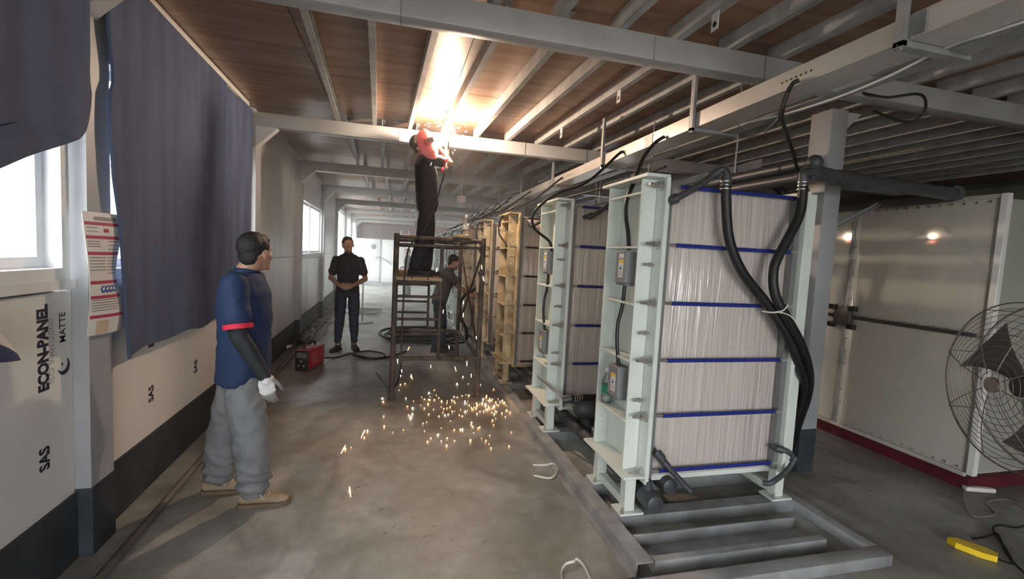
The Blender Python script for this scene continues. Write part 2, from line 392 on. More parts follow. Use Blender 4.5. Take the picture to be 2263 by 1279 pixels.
# bay 3 solid, film covered
for (a, b_) in ((5.88, 6.85), (6.85, 7.75), (7.75, 8.5)):
    wpan(a, b_, .34, 1.45, M_panel_gloss); wpan(a, b_, 1.455, 3.17, M_panel_gloss)
for (a, b_) in ((8.7, 9.7), (9.7, 10.6), (10.6, 11.5)):
    wpan(a, b_, .34, 1.40, M_panel_gloss)
for k in range(7): wpan(8.7+.4*k, 9.1+.4*k, 2.52, 3.17, M_white)
for (a, b_) in ((11.7, 12.6), (12.6, 13.6), (13.6, 14.5)):
    wpan(a, b_, .34, 1.45, M_panel_gloss); wpan(a, b_, 1.455, 2.35, M_panel_gloss); wpan(a, b_, 2.355, 3.17, M_panel_gloss)
for (a, b_) in ((14.7, 16.1), (16.1, 17.5)):
    wpan(a, b_, .34, .90, M_panel); wpan(a, b_, 2.92, 3.17, M_panel)
for (a, b_) in ((17.7, 19.1), (19.1, 20.5), (20.7, 22.1), (22.1, 23.5)):
    wpan(a, b_, 2.92, 3.17, M_panel)
wpan(23.7, 25.1, .34, 3.17, M_panel)
wbox(MB(), -4.4, 25.1, .0, .335, -.06, .012).build('kerb', M_darkpaint, wl)
bb = wbox(MB(), -4.4, 25.1, .33, .345, -.02, .016)
o = bb.build('baseboard_left', M_darkpaint); tag(o, 'dark painted skirting along the foot of the left wall', kind='structure')
# windows ----------------------------------------------------------
M_glass = bpy.data.materials.new('window_glass'); M_glass.use_nodes = True
nt = M_glass.node_tree; nt.nodes.clear(); ou = nt.nodes.new('ShaderNodeOutputMaterial'); mx = nt.nodes.new('ShaderNodeMixShader'); tr = nt.nodes.new('ShaderNodeBsdfTransparent'); gl = nt.nodes.new('ShaderNodeBsdfGlossy')
gl.inputs['Roughness'].default_value = .02; mx.inputs[0].default_value = .06; tr.inputs[0].default_value = (.97, .99, .98, 1)
nt.links.new(tr.outputs[0], mx.inputs[1]); nt.links.new(gl.outputs[0], mx.inputs[2]); nt.links.new(mx.outputs[0], ou.inputs[0])
wn = 0
def window(y0, y1, z0, z1, nm, label):
    global wn; wn += 1
    t = thing('window_%d' % wn, (XW((y0+y1)/2), (y0+y1)/2, z0), label, kind='structure')
    f = MB(); fw = .055
    for (a, b_, c, d) in ((y0, y1, z0, z0+fw), (y0, y1, z1-fw, z1), (y0, y0+fw, z0+fw, z1-fw), (y1-fw, y1, z0+fw, z1-fw)): wbox(f, a, b_, c, d, -.08, .02)
    f.build('frame', M_white, t)
    wbox(MB(), y0-.02, y1+.02, z0-.045, z0, -.07, .03).build('sill', M_white, t)
    wd = (y1-y0-2*fw)/nm
    for k in range(nm):
        a = y0+fw+wd*k; b_ = a+wd; s_ = MB(); n0 = -.035 if k % 2 else -.06
        for (c, d, e_, g) in ((a, b_, z0+fw, z0+fw+.05), (a, b_, z1-fw-.05, z1-fw), (a, a+.05, z0+fw+.05, z1-fw-.05), (b_-.05, b_, z0+fw+.05, z1-fw-.05)): wbox(s_, c, d, e_, g, n0-.012, n0+.012)
        so = s_.build('sash', M_white, t)
        wbox(MB(), a+.05, b_-.05, z0+fw+.05, z1-fw-.05, n0-.002, n0+.002).build('pane', M_glass, so)
    return t
window(.2, 2.66, 1.43, 2.62, 3, 'nearest window with white sliding sashes, half hidden by a rolled curtain')
window(2.92, 5.66, 1.41, 2.62, 3, 'window covered by the hanging blue curtain')
window(8.72, 11.48, 1.44, 2.52, 2, 'bright far window with white upright bars')
window(14.72, 17.48, .95, 2.90, 4, 'small bright window further down the left wall')
window(17.72, 20.48, .40, 2.90, 2, 'tall glazed opening beside the far white tank')
window(20.72, 23.48, .40, 2.90, 2, 'last tall glazed opening of the left wall')
wpan(-.1, .2, 1.37, 2.62, M_panel); wpan(-4.4, -3.0, 1.40, 2.52, M_panel)
window(-2.98, -.12, 1.44, 2.52, 3, 'window behind the camera on the left wall')
wbk = thing('wall_back_added', (3, YB, 0), 'unseen back wall added to trim the daylight, with a wide doorway behind the camera', kind='structure')  # added out of view; closes part of the open end to cut daylight
MB().box((-1.9, YB-.1, 0), (-.6, YB, 3.2)).build('pier', M_panel, wbk); MB().box((2.4, YB-.1, 0), (XR, YB, 3.2)).build('pier', M_panel, wbk); MB().box((-.6, YB-.1, 2.6), (2.4, YB, 3.2)).build('lintel', M_panel, wbk)
# far end wall and right wall
ew = thing('wall_end', (3, 25.1, 0), 'far end wall with brown boards under the roof', kind='structure')
M_endb = mat('brown_end_boards', (.26, .155, .11), .6, 0, .15, 4, stretch=(6, 1, .4))
for k in range(9):
    MB().box((-2.1+k*1.22, 25.06, 1.9), (-.886+k*1.22, 25.1, 3.17)).build('board', M_endb, ew)
MB().box((-2.1, 25.1, 0), (XR, 25.2, 3.2)).build('backing', M_panel, ew)
M_dkwall = mat('dim_green_wall', (.13, .15, .115), .7, 0, .2, 3)
tag(MB().box((XR, -4.5, 0), (XR+.1, 15.5, 3.3)).box((XR, 15.5, 2.7), (XR+.1, 25.2, 3.3)).build('wall_right', M_dkwall), 'dim greenish wall beyond the tank', kind='structure')
# house across the yard
M_house = mat('white_render_wall', (.72, .70, .66), .8, 0, .05)
M_hglass = mat('dim_house_glass', (.20, .22, .23), .2, 0, .1)
hs = thing('house', (-9, 7, -.2), 'white house with small-paned windows seen across the yard', 'house')
MB().box((-12, -8, -.2), (-9, 9.5, 3.6)).build('wall', M_house, hs)
for yy in (1.2, 3.1, 5.3, 7.2):
    wv = MB().box((-9.02, yy, 1.35), (-8.97, yy+1.1, 2.75)).build('window', M_white, hs)
    for a in range(2):
        for c in range(2):
            MB().box((-8.968, yy+.07+a*.5, 1.43+c*.65), (-8.96, yy+.53+a*.5, 2.03+c*.65)).build('pane', M_hglass, wv)
rf = MB().prism([(-13, -8.4, 3.6), (-8.6, -8.4, 3.6), (-10.6, -8.4, 4.6)], (0, 18.3, 0)).build('roof', mat('grey_roof', (.25, .24, .24), .8), hs)
# curtains ---------------------------------------------------------
def sheet(fn, nu, nv, thick, name, mt, parent=None):
    """cloth: fn(u,v) -> point, given real thickness"""
    mb = MB(); F = [[fn(i/nu, j/nv) for i in range(nu+1)] for j in range(nv+1)]
    nrm = Vector((thick, 0, 0))
    W = nu+1
    vs = [p for row in F for p in row]; n = len(vs); vs2 = [p-nrm for p in vs]
    fs = []
    for j in range(nv):
        for i in range(nu):
            a = j*W+i; fs.append((a, a+1, a+W+1, a+W)); fs.append((n+a, n+a+W, n+a+W+1, n+a+1))
    ring = [i for i in range(W)]+[j*W+nu for j in range(1, nv+1)]+[nv*W+i for i in range(nu-1, -1, -1)]+[j*W for j in range(nv-1, 0, -1)]
    for k in range(len(ring)):
        a, b_ = ring[k], ring[(k+1) % len(ring)]; fs.append((a, n+a, n+b_, b_))
    mb.add(vs+vs2, fs); return mb
def lerp(tab, x):
    for (a, fa), (b_, fb) in zip(tab, tab[1:]):
        if x <= b_: return fa+(fb-fa)*((x-a)/(b_-a) if b_ > a else 0)
    return tab[-1][1]
def c2(u, v):
    z = 3.06+(.97-3.06)*v
    yl = lerp([(.97, 2.955), (1.3, 2.93), (1.55, 2.905), (1.75, 2.885), (1.95, 2.845), (2.2, 2.825), (2.36, 2.83), (2.45, 2.875), (2.58, 2.85), (2.7, 2.825), (3.1, 2.82)], z)
    yr = 5.60 + .02*math.sin(z*3)
    y = yl+(yr-yl)*u
    n = .062+.020*math.sin(u*5+.7)*(.3+v)+.012*math.sin(u*17+v*2)*v+.008*noise.noise(Vector((u*6, v*4, 3)))+(.03*(1-u)**6)
    zz = z + (.02*math.sin(u*9)+.012*math.sin(u*23))*v*v
    return WP(n, y, zz)
t = thing('hanging_curtain', WP(0, 4.3, .97), 'dark blue shade curtain hanging full length behind the nearest standing man', 'curtain')
sheet(c2, 60, 40, .006, '', None).build('cloth', M_curtain, t)
wbox(MB(), 2.92, 5.66, 3.045, 3.07, .02, .055).build('head_batten', M_galv, t)
mb = MB(); mb.tube([c2(0, v/30)+Vector((.003, .0, 0)) for v in range(31)], .008, 6); mb.build('edge_hem', M_curtain, t)
def c1(u, v):
    y = .5+(2.665-.5)*(1-(1-u)**1.7)
    zb = lerp([(.5, 1.70), (1.6, 1.74), (2.0, 1.83), (2.21, 1.93), (2.43, 2.03), (2.53, 2.078), (2.59, 2.125), (2.63, 2.178), (2.655, 2.24), (2.667, 2.33)], y)
    z = 3.05+(zb-3.05)*v
    n = .105+.02*v*v+.010*math.sin(u*14+v*3)*v+.012*noise.noise(Vector((u*7, v*3, 1)))
    return WP(n, y, z)
t = thing('rolled_curtain', WP(0, 1.6, 1.75), 'dark blue shade curtain gathered up over the nearest window', 'curtain')
sheet(c1, 60, 30, .008, '', None).build('cloth', M_curtain, t)
def c1b(u, v):
    u = u*.80; y_ = .5+(2.665-.5)*(1-(1-u)**1.7); q = c1(u, 1-.125*min(1, max(.05, (2.54-y_)/.34))*(1-v)); return q+Vector(((.010+.022*math.sin(v*PI))*min(1, max(.0, (2.54-y_)/.34))+.001, 0, -.004*min(1, max(0, (2.54-y_)/.34))))
sheet(c1b, 60, 8, .006, '', None).build('turned_up_hem', M_curtain, t)
wbox(MB(), .1, 2.68, 3.045, 3.07, .03, .10).build('head_batten', M_galv, t)
# blue and white banner corner at the left edge
def bn(u, v):
    y = 1.75+.385*u; ww = .105*(1-.75*u**3)
    return WP(.12+.03*math.sin(u*3)+.02*v, y, 1.30-.02*u-.10*u*u + ww*(.5-v)*1.5)
t = thing('folded_banner', WP(.12, 2.0, 1.2), 'folded blue and white banner corner poking in at the left edge', 'banner')
sheet(bn, 14, 6, .004, '', None).build('white_face', M_label, t)
sheet(lambda u, v: bn(u*.98, .45+.55*v)+Vector((.006, 0, -.004)), 14, 4, .003, '', None).build('blue_face', mat('banner_blue', (.01, .02, .12), .6), t)
# safety notice on the first post ----------------------------------
M_nred = mat('notice_red', (.45, .05, .11), .6, 0, .05); M_ngrey = mat('notice_text_grey', (.30, .29, .30), .6, 0, 0); M_nblue = mat('notice_blue', (.05, .12, .42), .6, 0, 0)
def nt_(u, v):    # u along the wall 0..1, v up 0..1
    y = 2.655+.29*u-.006*math.sin(v*4)
    n = .085+.03*math.sin(v*PI*1.3)*(1-u)*.6+.012*math.sin(u*PI)+.012*math.sin(v*9)*u
    return WP(n, y, 1.15+.61*v-.012*u+(.02*u*(v-.3)))
t = thing('safety_notice', WP(.08, 2.8, 1.15), 'white paper safety notice with red bands taped to the wall post', 'notice')
sheet(lambda u, v: nt_(u, v), 12, 24, .0012, '', None).build('paper', M_label, t)
def strip(u0, u1, v0, v1, nm, mt):
    sheet(lambda u, v: nt_(u0+(u1-u0)*u, v0+(v1-v0)*v)+Vector((.0012, 0, 0)), max(2, int(12*(u1-u0))), 2, .0006, '', None).build(nm, mt, t)
for v0 in (.895, .785, .655, .42, .30, .14):
    strip(.02, .98 if v0 > .2 else .99, v0, v0+.026, 'red_band', M_nred)
strip(.22, .80, .935, .965, 'title_line', M_ngrey)
rnd = random.Random(3)
for (va, vb, n, ua, ub) in ((.84, .87, 2, .05, .3), (.72, .76, 3, .04, .35), (.53, .63, 5, .04, .5), (.50, .63, 6, .56, .96), (.70, .765, 3, .56, .96), (.20, .285, 5, .05, .9)):
    for k in range(n):
        v = va+(vb-va)*k/max(1, n-1); strip(ua, ub-rnd.uniform(0, .14)*(ub-ua), v, v+.008, 'text_line', M_ngrey)
strip(.42, .55, .84, .87, 'title_line', M_nred)
for k in range(4):
    u = .30+.125*k; mbp = MB(); c0 = nt_(u+.05, .375)+Vector((.002, 0, 0)); mbp.cyl(c0-Vector((.0006, 0, 0)), c0+Vector((.0006, 0, 0)), .019, 14); mbp.build('pictogram', M_nblue, t)
    mbp = MB(); c0 += Vector((.001, 0, .003)); mbp.cyl(c0-Vector((.0004, 0, 0)), c0+Vector((.0006, 0, 0)), .009, 10); mbp.build('pictogram_face', M_label, t)
strip(.18, .50, .0, .12, 'tape_patch', mat('beige_tape', (.62, .50, .36), .6, 0, .05))
# conduit on the floor along the left wall
mb = MB(); pts = [Vector((XW(y)+.20+.015*math.sin(y*.8), y, .022)) for y in [1.2+.5*k for k in range(34)]]
solo('floor_conduit', mb.tube(pts, .022, 10), mat('dusty_conduit', (.13, .115, .10), .6, 0, .35, 8), 'dusty grey conduit lying on the floor along the left wall', 'conduit')
mb = MB()
for k, y in enumerate([1.2+.5*k for k in range(28)]): pass

for (a, b_, z0, z1) in ((-4.4, 14.5, .33, 1.384), (-4.4, 5.7, 2.62, 3.17), (5.7, 8.7, 1.384, 3.17), (8.62, 11.6, 2.52, 3.17), (11.5, 14.7, 1.384, 3.17), (14.5, 17.6, .33, .9), (14.5, 23.7, 2.91, 3.17), (23.6, 25.1, .33, 3.17)):
    wbox(MB(), a, b_, z0, z1, -.075, -.0605).build('backing', M_panel, wl)
# ================================================================== membrane racks
RODZ = (2.115, 1.765, 1.41, 1.055, .705, .35)
def hexn(mb, c, r, h_, ax=0):
    P = [(c[0], c[1]+r*math.cos(k*PI/3), c[2]+r*math.sin(k*PI/3)) for k in range(6)]
    return mb.prism(P, (h_, 0, 0))
ME = {}
def cached(key, fn):
    if key not in ME: ME[key] = fn()
    return ME[key]
def build_rack(mf, mrod, boxes=True, key='w'):
    t = thing('membrane_stack', (0, 0, 0))
    def B(name, a, b_, mt=mf, bev=.002, par=t):
        return MB().box(a, b_, bev).build(name, mt, par, local=True)
    B('end_plate', (.12, 0, .29), (.15, .56, 2.16), bev=.004)
    B('cap_plate', (.0, .015, 2.155), (.155, .62, 2.175))
    B('upright', (.02, .10, .30), (.118, .113, 2.153)); B('upright', (.02, .53, .30), (.118, .543, 2.153))
    B('rib', (.02, .114, 2.065), (.118, .529, 2.078))
    for z in (1.735, 1.385, 1.03, .65): B('rib', (.012, .114, z), (.118, .529, z+.013))
    B('shelf', (-.03, -.01, .335), (.119, .60, .352))
    B('spacer', (.151, .035, .31), (.19, .54, 2.12), M_spacer); B('spacer', (1.10, .035, .31), (1.139, .54, 2.12), M_spacer)
    MB().box((.191, .085, .30), (1.099, .52, 2.135), .006).build('stack', M_stack, t, local=True)
    B('rear_plate', (1.14, 0, .29), (1.17, .56, 2.16), bev=.004)
    B('rear_upright', (1.171, .05, .30), (1.27, .063, 2.153)); B('rear_upright', (1.171, .50, .30), (1.27, .513, 2.153))
    for z in (2.065, 1.385, .65): B('rear_rib', (1.171, .064, z), (1.26, .499, z+.013))
    for z in RODZ:
        rod = link('rod', cached('rod'+mrod.name, lambda: MB().cyl((.24, .045, 0), (1.085, .045, 0), .0125, 10).mesh('rod', mrod)), t); rod.location = (0, 0, z)
        link('threaded_end', cached('te', lambda: MB().cyl((.035, .045, 0), (.239, .045, 0), .0095, 8).mesh('threaded_end', M_chrome)), rod)
        link('threaded_end', cached('te2', lambda: MB().cyl((1.086, .045, 0), (1.139, .045, 0), .0125, 8).mesh('threaded_end', M_chrome)), rod)
        link('washer', cached('wa', lambda: MB().cyl((.112, .045, 0), (.119, .045, 0), .034, 16).mesh('washer', M_chrome)), rod)
        link('nut', cached('nu', lambda: hexn(hexn(MB(), (.088, .045, 0), .020, .024), (.070, .045, 0), .016, .017).mesh('nut', M_chrome, angle=25)), rod)
    for z in (1.64, 1.22, .80):
        bo = link('bolt', cached('bo', lambda: hexn(MB().cyl((.045, .075, 0), (.119, .075, 0), .009, 8), (.085, .075, 0), .015, .018).mesh('bolt', M_chrome, angle=25)), t); bo.location = (0, 0, z)
    for z in (1.95, 1.56, 1.18, .52):  # white discs stand in for light shining through holes in the uprights
        pl_ = link('plug', cached('pg', lambda: MB().cyl((.065, .0985, 0), (.065, .1005, 0), .009, 10).cyl((.065, .5275, 0), (.065, .5305, 0), .009, 10).mesh('plug', M_label)), t); pl_.location = (0, 0, z)
    for (x0, y0) in ((.03, .06), (.03, .46), (1.165, .06), (1.165, .46)):
        lg = B('leg', (x0, y0, .095), (x0+.07, y0+.07, .334), bev=.004)
        ft = B('foot_plate', (x0-.04, y0-.03, .080), (x0+.12, y0+.10, .095), par=lg)
        for (dx, dy) in ((-.022, -.014), (.095, .08)):
            an = link('anchor_bolt', cached('an', lambda: MB().cyl((0, 0, .095), (0, 0, .128), .008, 8).cyl((0, 0, .096), (0, 0, .108), .014, 6).mesh('anchor_bolt', M_chrome, angle=25)), lg); an.location = (x0+dx, y0+dy, 0)
    B('cross_bar', (.045, .131, .10), (.095, .459, .15)); MB().cyl((.05, .131, .315), (.05, .459, .315), .014, 10).build('tie_bar', mf, t, local=True)
    B('cross_bar', (1.175, .131, .10), (1.225, .459, .15)); B('cross_bar', (1.175, .131, .28), (1.225, .459, .32))
    B('bearer', (.151, .10, .262), (1.139, .15, .299)); B('bearer', (.151, .45, .262), (1.139, .50, .299))
    if boxes:
        for zb in (1.515, .775):
            bx = B('junction_box', (-.005, .195, zb), (.075, .33, zb+.20), M_boxgrey, .004)
            B('warning_label', (-.0065, .225, zb+.035), (-.0052, .285, zb+.15), M_label, 0, bx)
            B('warning_stripe', (-.0072, .227, zb+.128), (-.0066, .283, zb+.148), M_yellow, 0, bx)
            MB().prism([(-.0072, .256, zb+.115), (-.0072, .240, zb+.083), (-.0072, .272, zb+.083)], (.0005, 0, 0)).build('warning_symbol', M_nblue, bx, local=True)
            for k in range(3): B('label_text', (-.0072, .232, zb+.045+.011*k), (-.0066, .278, zb+.050+.011*k), M_ngrey, 0, bx)
            if zb > 1: B('maker_label', (-.0065, .225, zb+.158), (-.0052, .285, zb+.185), M_label, 0, bx)
            MB().box((.004, .20, zb-.016), (.07, .325, zb-.0005), .003).build('gland_strip', M_boxgrey, bx, local=True)
        MB().tube(smooth_path([(.035, .262, 1.50), (.03, .268, 1.36), (.012, .275, 1.25), (.012, .270, 1.12), (.03, .262, .975)]), .0125, 8).build('link_cable', M_rubber, t, local=True)
    return t
RK = [(1.52, 2.42), (1.46, 3.78), (1.415, 5.36), (1.37, 6.78), (1.345, 8.28), (1.33, 9.80), (1.315, 11.3), (1.30, 12.8), (1.285, 14.3), (1.27, 15.8)]
RL = ['pale green framed membrane stack nearest the camera, with two thick black hoses', 'pale green framed membrane stack second in the row from the camera', 'yellow rust-stained membrane stack third in the row, beside the scaffold', 'cream framed membrane stack fourth in the row, behind the scaffold corner post',
      'cream framed membrane stack fifth in the row', 'pale membrane stack sixth in the row', 'pale membrane stack seventh in the row', 'pale membrane stack eighth in the row', 'pale membrane stack ninth in the row', 'pale membrane stack at the far end of the row']
rw = build_rack(M_rackw, M_blue); rw2 = None; ry = build_rack(M_racky, M_drod, False, 'y'); rc = build_rack(M_rackc, M_drod, False, 'c')
src = [rw, None, ry, rc, None, None, None, None, None, None]
base_of = [rw, rw, ry, rc, rc, rw, rw, rw, rw, rw]
racks = []
for k, (px, y0) in enumerate(RK):
    o = src[k] or copy_tree(base_of[k]); o.location = (px-.12, y0, 0)
    tag(o, RL[k], 'membrane stack', 'row of membrane stacks on the steel skid'); racks.append(o)
# steel skid under the racks -----------------------------------------
sk = thing('steel_skid', (2, 2.0, 0), 'grey galvanised steel skid frame under the row of stacks', 'skid')
mb = MB().box((1.27, 2.04, 0), (1.278, 17.2, .08)).box((1.278, 2.04, .072), (1.37, 17.2, .08)).box((1.235, 2.04, 0), (1.27, 17.2, .008)); mb.build('long_channel', M_galv, sk)
MB().box((1.38, 2.04, .0), (2.52, 2.05, .078)).box((1.38, 2.05, .070), (2.52, 2.085, .078)).box((1.38, 2.05, .0), (2.52, 2.27, .006)).box((1.38, 2.27, .0), (2.52, 2.278, .078)).build('cross_channel', M_galv, sk)
MB().box((1.10, 1.86, 0), (2.79, 1.95, .07), .006).build('front_beam', M_galv, sk)
MB().box((2.71, 1.952, 0), (2.79, 17.2, .07), .006).build('side_beam', M_galv, sk)
for k, (px, y0) in enumerate(RK[:7]):
    MB().box((1.372, y0+.03, .0), (2.705, y0+.036, .078)).box((1.372, y0+.036, .070), (2.705, y0+.13, .078)).build('cross_channel', M_galv, sk)
    MB().box((1.372, y0+.43, .0), (2.705, y0+.436, .078)).box((1.372, y0+.436, .070), (2.705, y0+.56, .078)).build('cross_channel', M_galv, sk)
# collecting pipes under the racks
for (x, z, y0, lb) in ((1.56, .20, 2.34, 'grey capped drain pipe under the stacks on the aisle side'), (1.74, .235, 2.46, 'grey capped drain pipe under the stacks on the inner side')):
    t = thing('drain_pipe', (x, y0, z), lb, 'pipe', 'drain pipes under the stacks')
    MB().tube([(x, y0+.10, z), (x-.25*0, 16.6, z)], .045, 14).build('pipe', M_pvc, t)
    MB().tube([(x, y0, z), (x, y0+.008, z), (x, y0+.03, z), (x, y0+.14, z)], [.035, .052, .056, .056], 16).build('end_cap', M_pvc, t)
    MB().tube([(x, y0+.10, z+.03), (x-.01, y0+.10, z+.11)], .028, 12).build('riser', M_pvc, t)
    for k in range(1, 8):
        MB().tube([(x, y0+1.45*k, z), (x, y0+1.45*k+.12, z)], .054, 14).build('coupling', M_pvc, t)
# hoses and fittings of the nearest stack ---------------------------------
def pth(px, Y=None, ax='Y'): return [at(x, y, ax, v) for (x, y, v) in px]
h1 = pth([(1605, 398, 2.385), (1605, 450, 2.385), (1612, 530, 2.39), (1640, 600, 2.395), (1690, 665, 2.40), (1733, 728, 2.39), (1764, 800, 2.41), (1776, 855, 2.50), (1768, 890, 2.62), (1752, 935, 2.80), (1735, 1000, 3.0)])
h2 = pth([(1775, 400, 2.40), (1768, 470, 2.385), (1737, 535, 2.37), (1711, 590, 2.36), (1713, 650, 2.345), (1742, 708, 2.34), (1772, 765, 2.37), (1788, 825, 2.46), (1785, 872, 2.60), (1770, 920, 2.80), (1750, 980, 3.0)])
t = thing('thick_hose', h1[0], 'thick black hose dropping from the left elbow across the nearest stack', 'hose', 'hoses on the nearest stack')
MB().tube(smooth_path(h1), .029, 14).build('hose', M_rubber, t)
for k in range(3): MB().lathe([(.030, 0), (.0325, .001), (.0325, .006), (.030, .007)], 16, Matrix.Translation(h1[0]+Vector((0, 0, -.012-.022*k)))).build('clamp_ring', M_chrome, t)
t = thing('thick_hose', h2[0], 'thick black hose curving down from the right tee of the nearest stack', 'hose', 'hoses on the nearest stack')
MB().tube(smooth_path(h2), .029, 14).build('hose', M_rubber, t)
for k in range(3): MB().lathe([(.030, 0), (.0325, .001), (.0325, .006), (.030, .007)], 16, Matrix.Translation(h2[0]+Vector((-.001*k, 0, -.012-.022*k)))).build('clamp_ring', M_chrome, t)
zt = at(1715, 688, 'Y', 2.33)
mb = MB(); mb.tube(smooth_path([zt+Vector((-.075, .03, -.005)), zt+Vector((-.04, -.022, -.004)), zt+Vector((.02, -.03, .01)), zt+Vector((.07, -.012, .045)), zt+Vector((.085, .03, .05))]), .005, 6)
mb.tube(smooth_path([zt+Vector((.0, -.03, .0)), zt+Vector((.06, -.05, -.02)), zt+Vector((.13, -.045, -.075))]), .0035, 6); mb.box(zt+Vector((-.012, -.04, -.006)), zt+Vector((.006, -.026, .008)))
solo('cable_tie', mb, M_strap, 'white cable tie binding the two thick hoses together', 'cable tie')
def elbow_pipe(name, pts, r, label, mt=M_pvc, collars=(), cat='pipe', group=None, n=6):
    t = thing(name, pts[0], label, cat, group); P = smooth_path(pts, n)
    MB().tube(P, r, 14).build('pipe', mt, t)
    for i, rr in collars:
        p = Vector(pts[i]); q = Vector(pts[i+1]) if i+1 < len(pts) else 2*p-Vector(pts[i-1]); d = (q-p).normalized()
        MB().tube([p-d*rr*.9, p+d*rr*.9], rr, 14).build('coupling', mt, t)
    return t
e1 = pth([(1487, 441, 2.47), (1487, 441, 2.42), (1497, 437, 2.395), (1545, 410, 2.41), (1580, 384, 2.42), (1596, 375, 2.41), (1606, 382, 2.39), (1605, 400, 2.385)])
elbow_pipe('inlet_elbow_pipe', e1, .020, 'bent dark grey pipe joining the nearest stack to the left thick hose', collars=((1, .030), (4, .027), (7, .031)))
e2 = [(1.70-.12+.03, 2.50, .475), (1.61, 2.42, .47), at(1470, 1024, 'Y', 2.385), at(1495, 1052, 'Y', 2.36), at(1526, 1086, 'Y', 2.33)]
elbow_pipe('outlet_stub_pipe', [Vector(p) for p in e2], .018, 'dark grey outlet stub slanting down in front of the nearest stack', collars=((1, .029), (2, .023)))
e3 = pth([(1705, 986, 2.47), (1722, 992, 2.41), (1742, 998, 2.385), (1754, 1015, 2.38), (1738, 1040, 2.375), (1705, 1066, 2.37), (1685, 1066, 2.40)])
elbow_pipe('outlet_elbow_pipe', e3, .017, 'dark grey outlet elbow at the rear leg of the nearest stack', collars=((1, .025), (3, .022)))
# inlet pipes of the next stacks
for k in range(1, 6):
    px, y0 = RK[k]; q = [Vector((px+.16, y0+.08, 2.03)), Vector((px+.17, y0-.03, 2.03)), Vector((px+.24, y0-.05, 2.07)), Vector((px+.42, y0-.04, 2.20)), Vector((px+.60, y0+.02, 2.25))]
    elbow_pipe('inlet_elbow_pipe', q, .019, ['', 'bent dark inlet pipe on top of the second stack', 'bent dark inlet pipe on top of the yellow stack', 'bent dark inlet pipe on top of the fourth stack', 'bent dark inlet pipe on top of the fifth stack', 'bent dark inlet pipe on top of the sixth stack'][k], collars=((1, .028),), n=4)
# header pipes running above the row
for (x, z, y0, r, lb) in ((2.69, 2.375, 2.50, .042, 'upper grey header pipe above the row of stacks'), (2.62, 2.275, 2.52, .040, 'lower grey header pipe above the row of stacks')):
    t = thing('header_pipe', (x, y0, z), lb, 'pipe', 'header pipes above the stacks')
    MB().tube([(x, y0+.05, z), (x-.2, 16, z)], r, 14).build('pipe', M_pvc, t)
    MB().ell((x, y0+.04, z), (r*1.22, r*1.3, r*1.22)).build('end_elbow', M_pvc, t)
    for k in range(8): MB().tube([(x-.013*1.5*k, y0+.7+1.5*k, z), (x-.013*1.5*k, y0+.82+1.5*k, z)], r*1.16, 14).build('coupling', M_pvc, t)
t2 = [Vector((2.58, 2.45, 2.285)), Vector((2.57, 2.41, 2.28)), h2[0]+Vector((0, 0, .05)), h2[0]]
elbow_pipe('hose_tee', t2, .026, 'dark grey tee feeding the right thick hose', collars=((3, .031), (0, .036)))
big = [Vector((2.64, 2.55, 2.30)), Vector((2.72, 2.56, 2.315)), Vector((3.0, 2.60, 2.31)), Vector((3.6, 2.63, 2.305)), Vector((4.05, 2.64, 2.30)), Vector((4.15, 2.66, 2.30)), Vector((4.19, 2.76, 2.295)), Vector((4.19, 3.2, 2.29)), Vector((4.17, 6.5, 2.28))]
elbow_pipe('transfer_pipe', big, .050, 'big dark grey pipe running from the stacks to the tank and turning back', collars=((2, .057), (5, .058)))
# cables from the tray down into the stacks --------------------------------
cb = [at(1468, 302, 'X', 1.99), at(1445, 318, 'X', 1.90), at(1420, 352, 'X', 1.72), at(1402, 400, 'X', 1.50), at(1386, 440, 'X', 1.435), at(1383, 475, 'X', 1.43), at(1388, 515, 'X', 1.435), at(1390, 552, 'X', 1.44)]
solo('supply_cable', MB().tube(smooth_path(cb), .0135, 8), M_rubber, 'thick black supply cable looping from the tray into the nearest stack', 'cable', 'supply cables to the stacks')
cl = ['', 'black supply cable bulging out in front of the second stack', 'black supply cable into the yellow stack', 'black supply cable into the fourth stack', 'black supply cable into the fifth stack', 'black supply cable into the sixth stack', 'black supply cable into the seventh stack']
for k in range(1, 7):
    px, y0 = RK[k]; b0 = .10 if k == 1 else .04
    q = [Vector((2.0, y0+.2, 2.66)), Vector((1.95, y0+.16, 2.63)), Vector((px+.22, y0+.22, 2.36)), Vector((px-.05, y0+.30, 2.235)), Vector((px-.10-b0, y0+.42, 2.08)), Vector((px-.11-b0, y0+.40, 1.93)), Vector((px-.09, y0+.27, 1.80)), Vector((px-.075, y0+.24, 1.70))]
    solo('supply_cable', MB().tube(smooth_path(q), .0125, 8), M_rubber, cl[k], 'cable', 'supply cables to the stacks')
cab2 = pth([(1765, 178, 1.98), (1752, 185, 1.96), (1735, 215, 1.97), (1725, 250, 2.0), (1715, 268, 2.1), (1690, 290, 2.3)], ax='X')
solo('looped_cable', MB().tube(smooth_path(cab2), .011, 8), M_rubber, 'black cable hooked over the tray near the column, left strand', 'cable')
cab3 = pth([(1758, 180, 1.985), (1742, 200, 1.965), (1728, 255, 1.99), (1740, 300, 2.2), (1755, 345, 2.5), (1763, 380, 2.6)], ax='X')
solo('looped_cable', MB().tube(smooth_path(cab3), .011, 8), M_rubber, 'black cable hooked over the tray near the column, right strand going down', 'cable')
lc = pth([(1240, 390, 2.0), (1262, 420, 1.98)], ax='X')
q = [Vector((2.05, 3.3, 2.42)), Vector((1.95, 3.9, 2.36)), Vector((1.75, 4.6, 2.30)), Vector((1.60, 5.6, 2.27)), Vector((1.5, 7, 2.26))]
solo('slack_cable', MB().tube(smooth_path(q), .010, 8), M_rubber, 'slack black cable running over the tops of the stacks', 'cable')
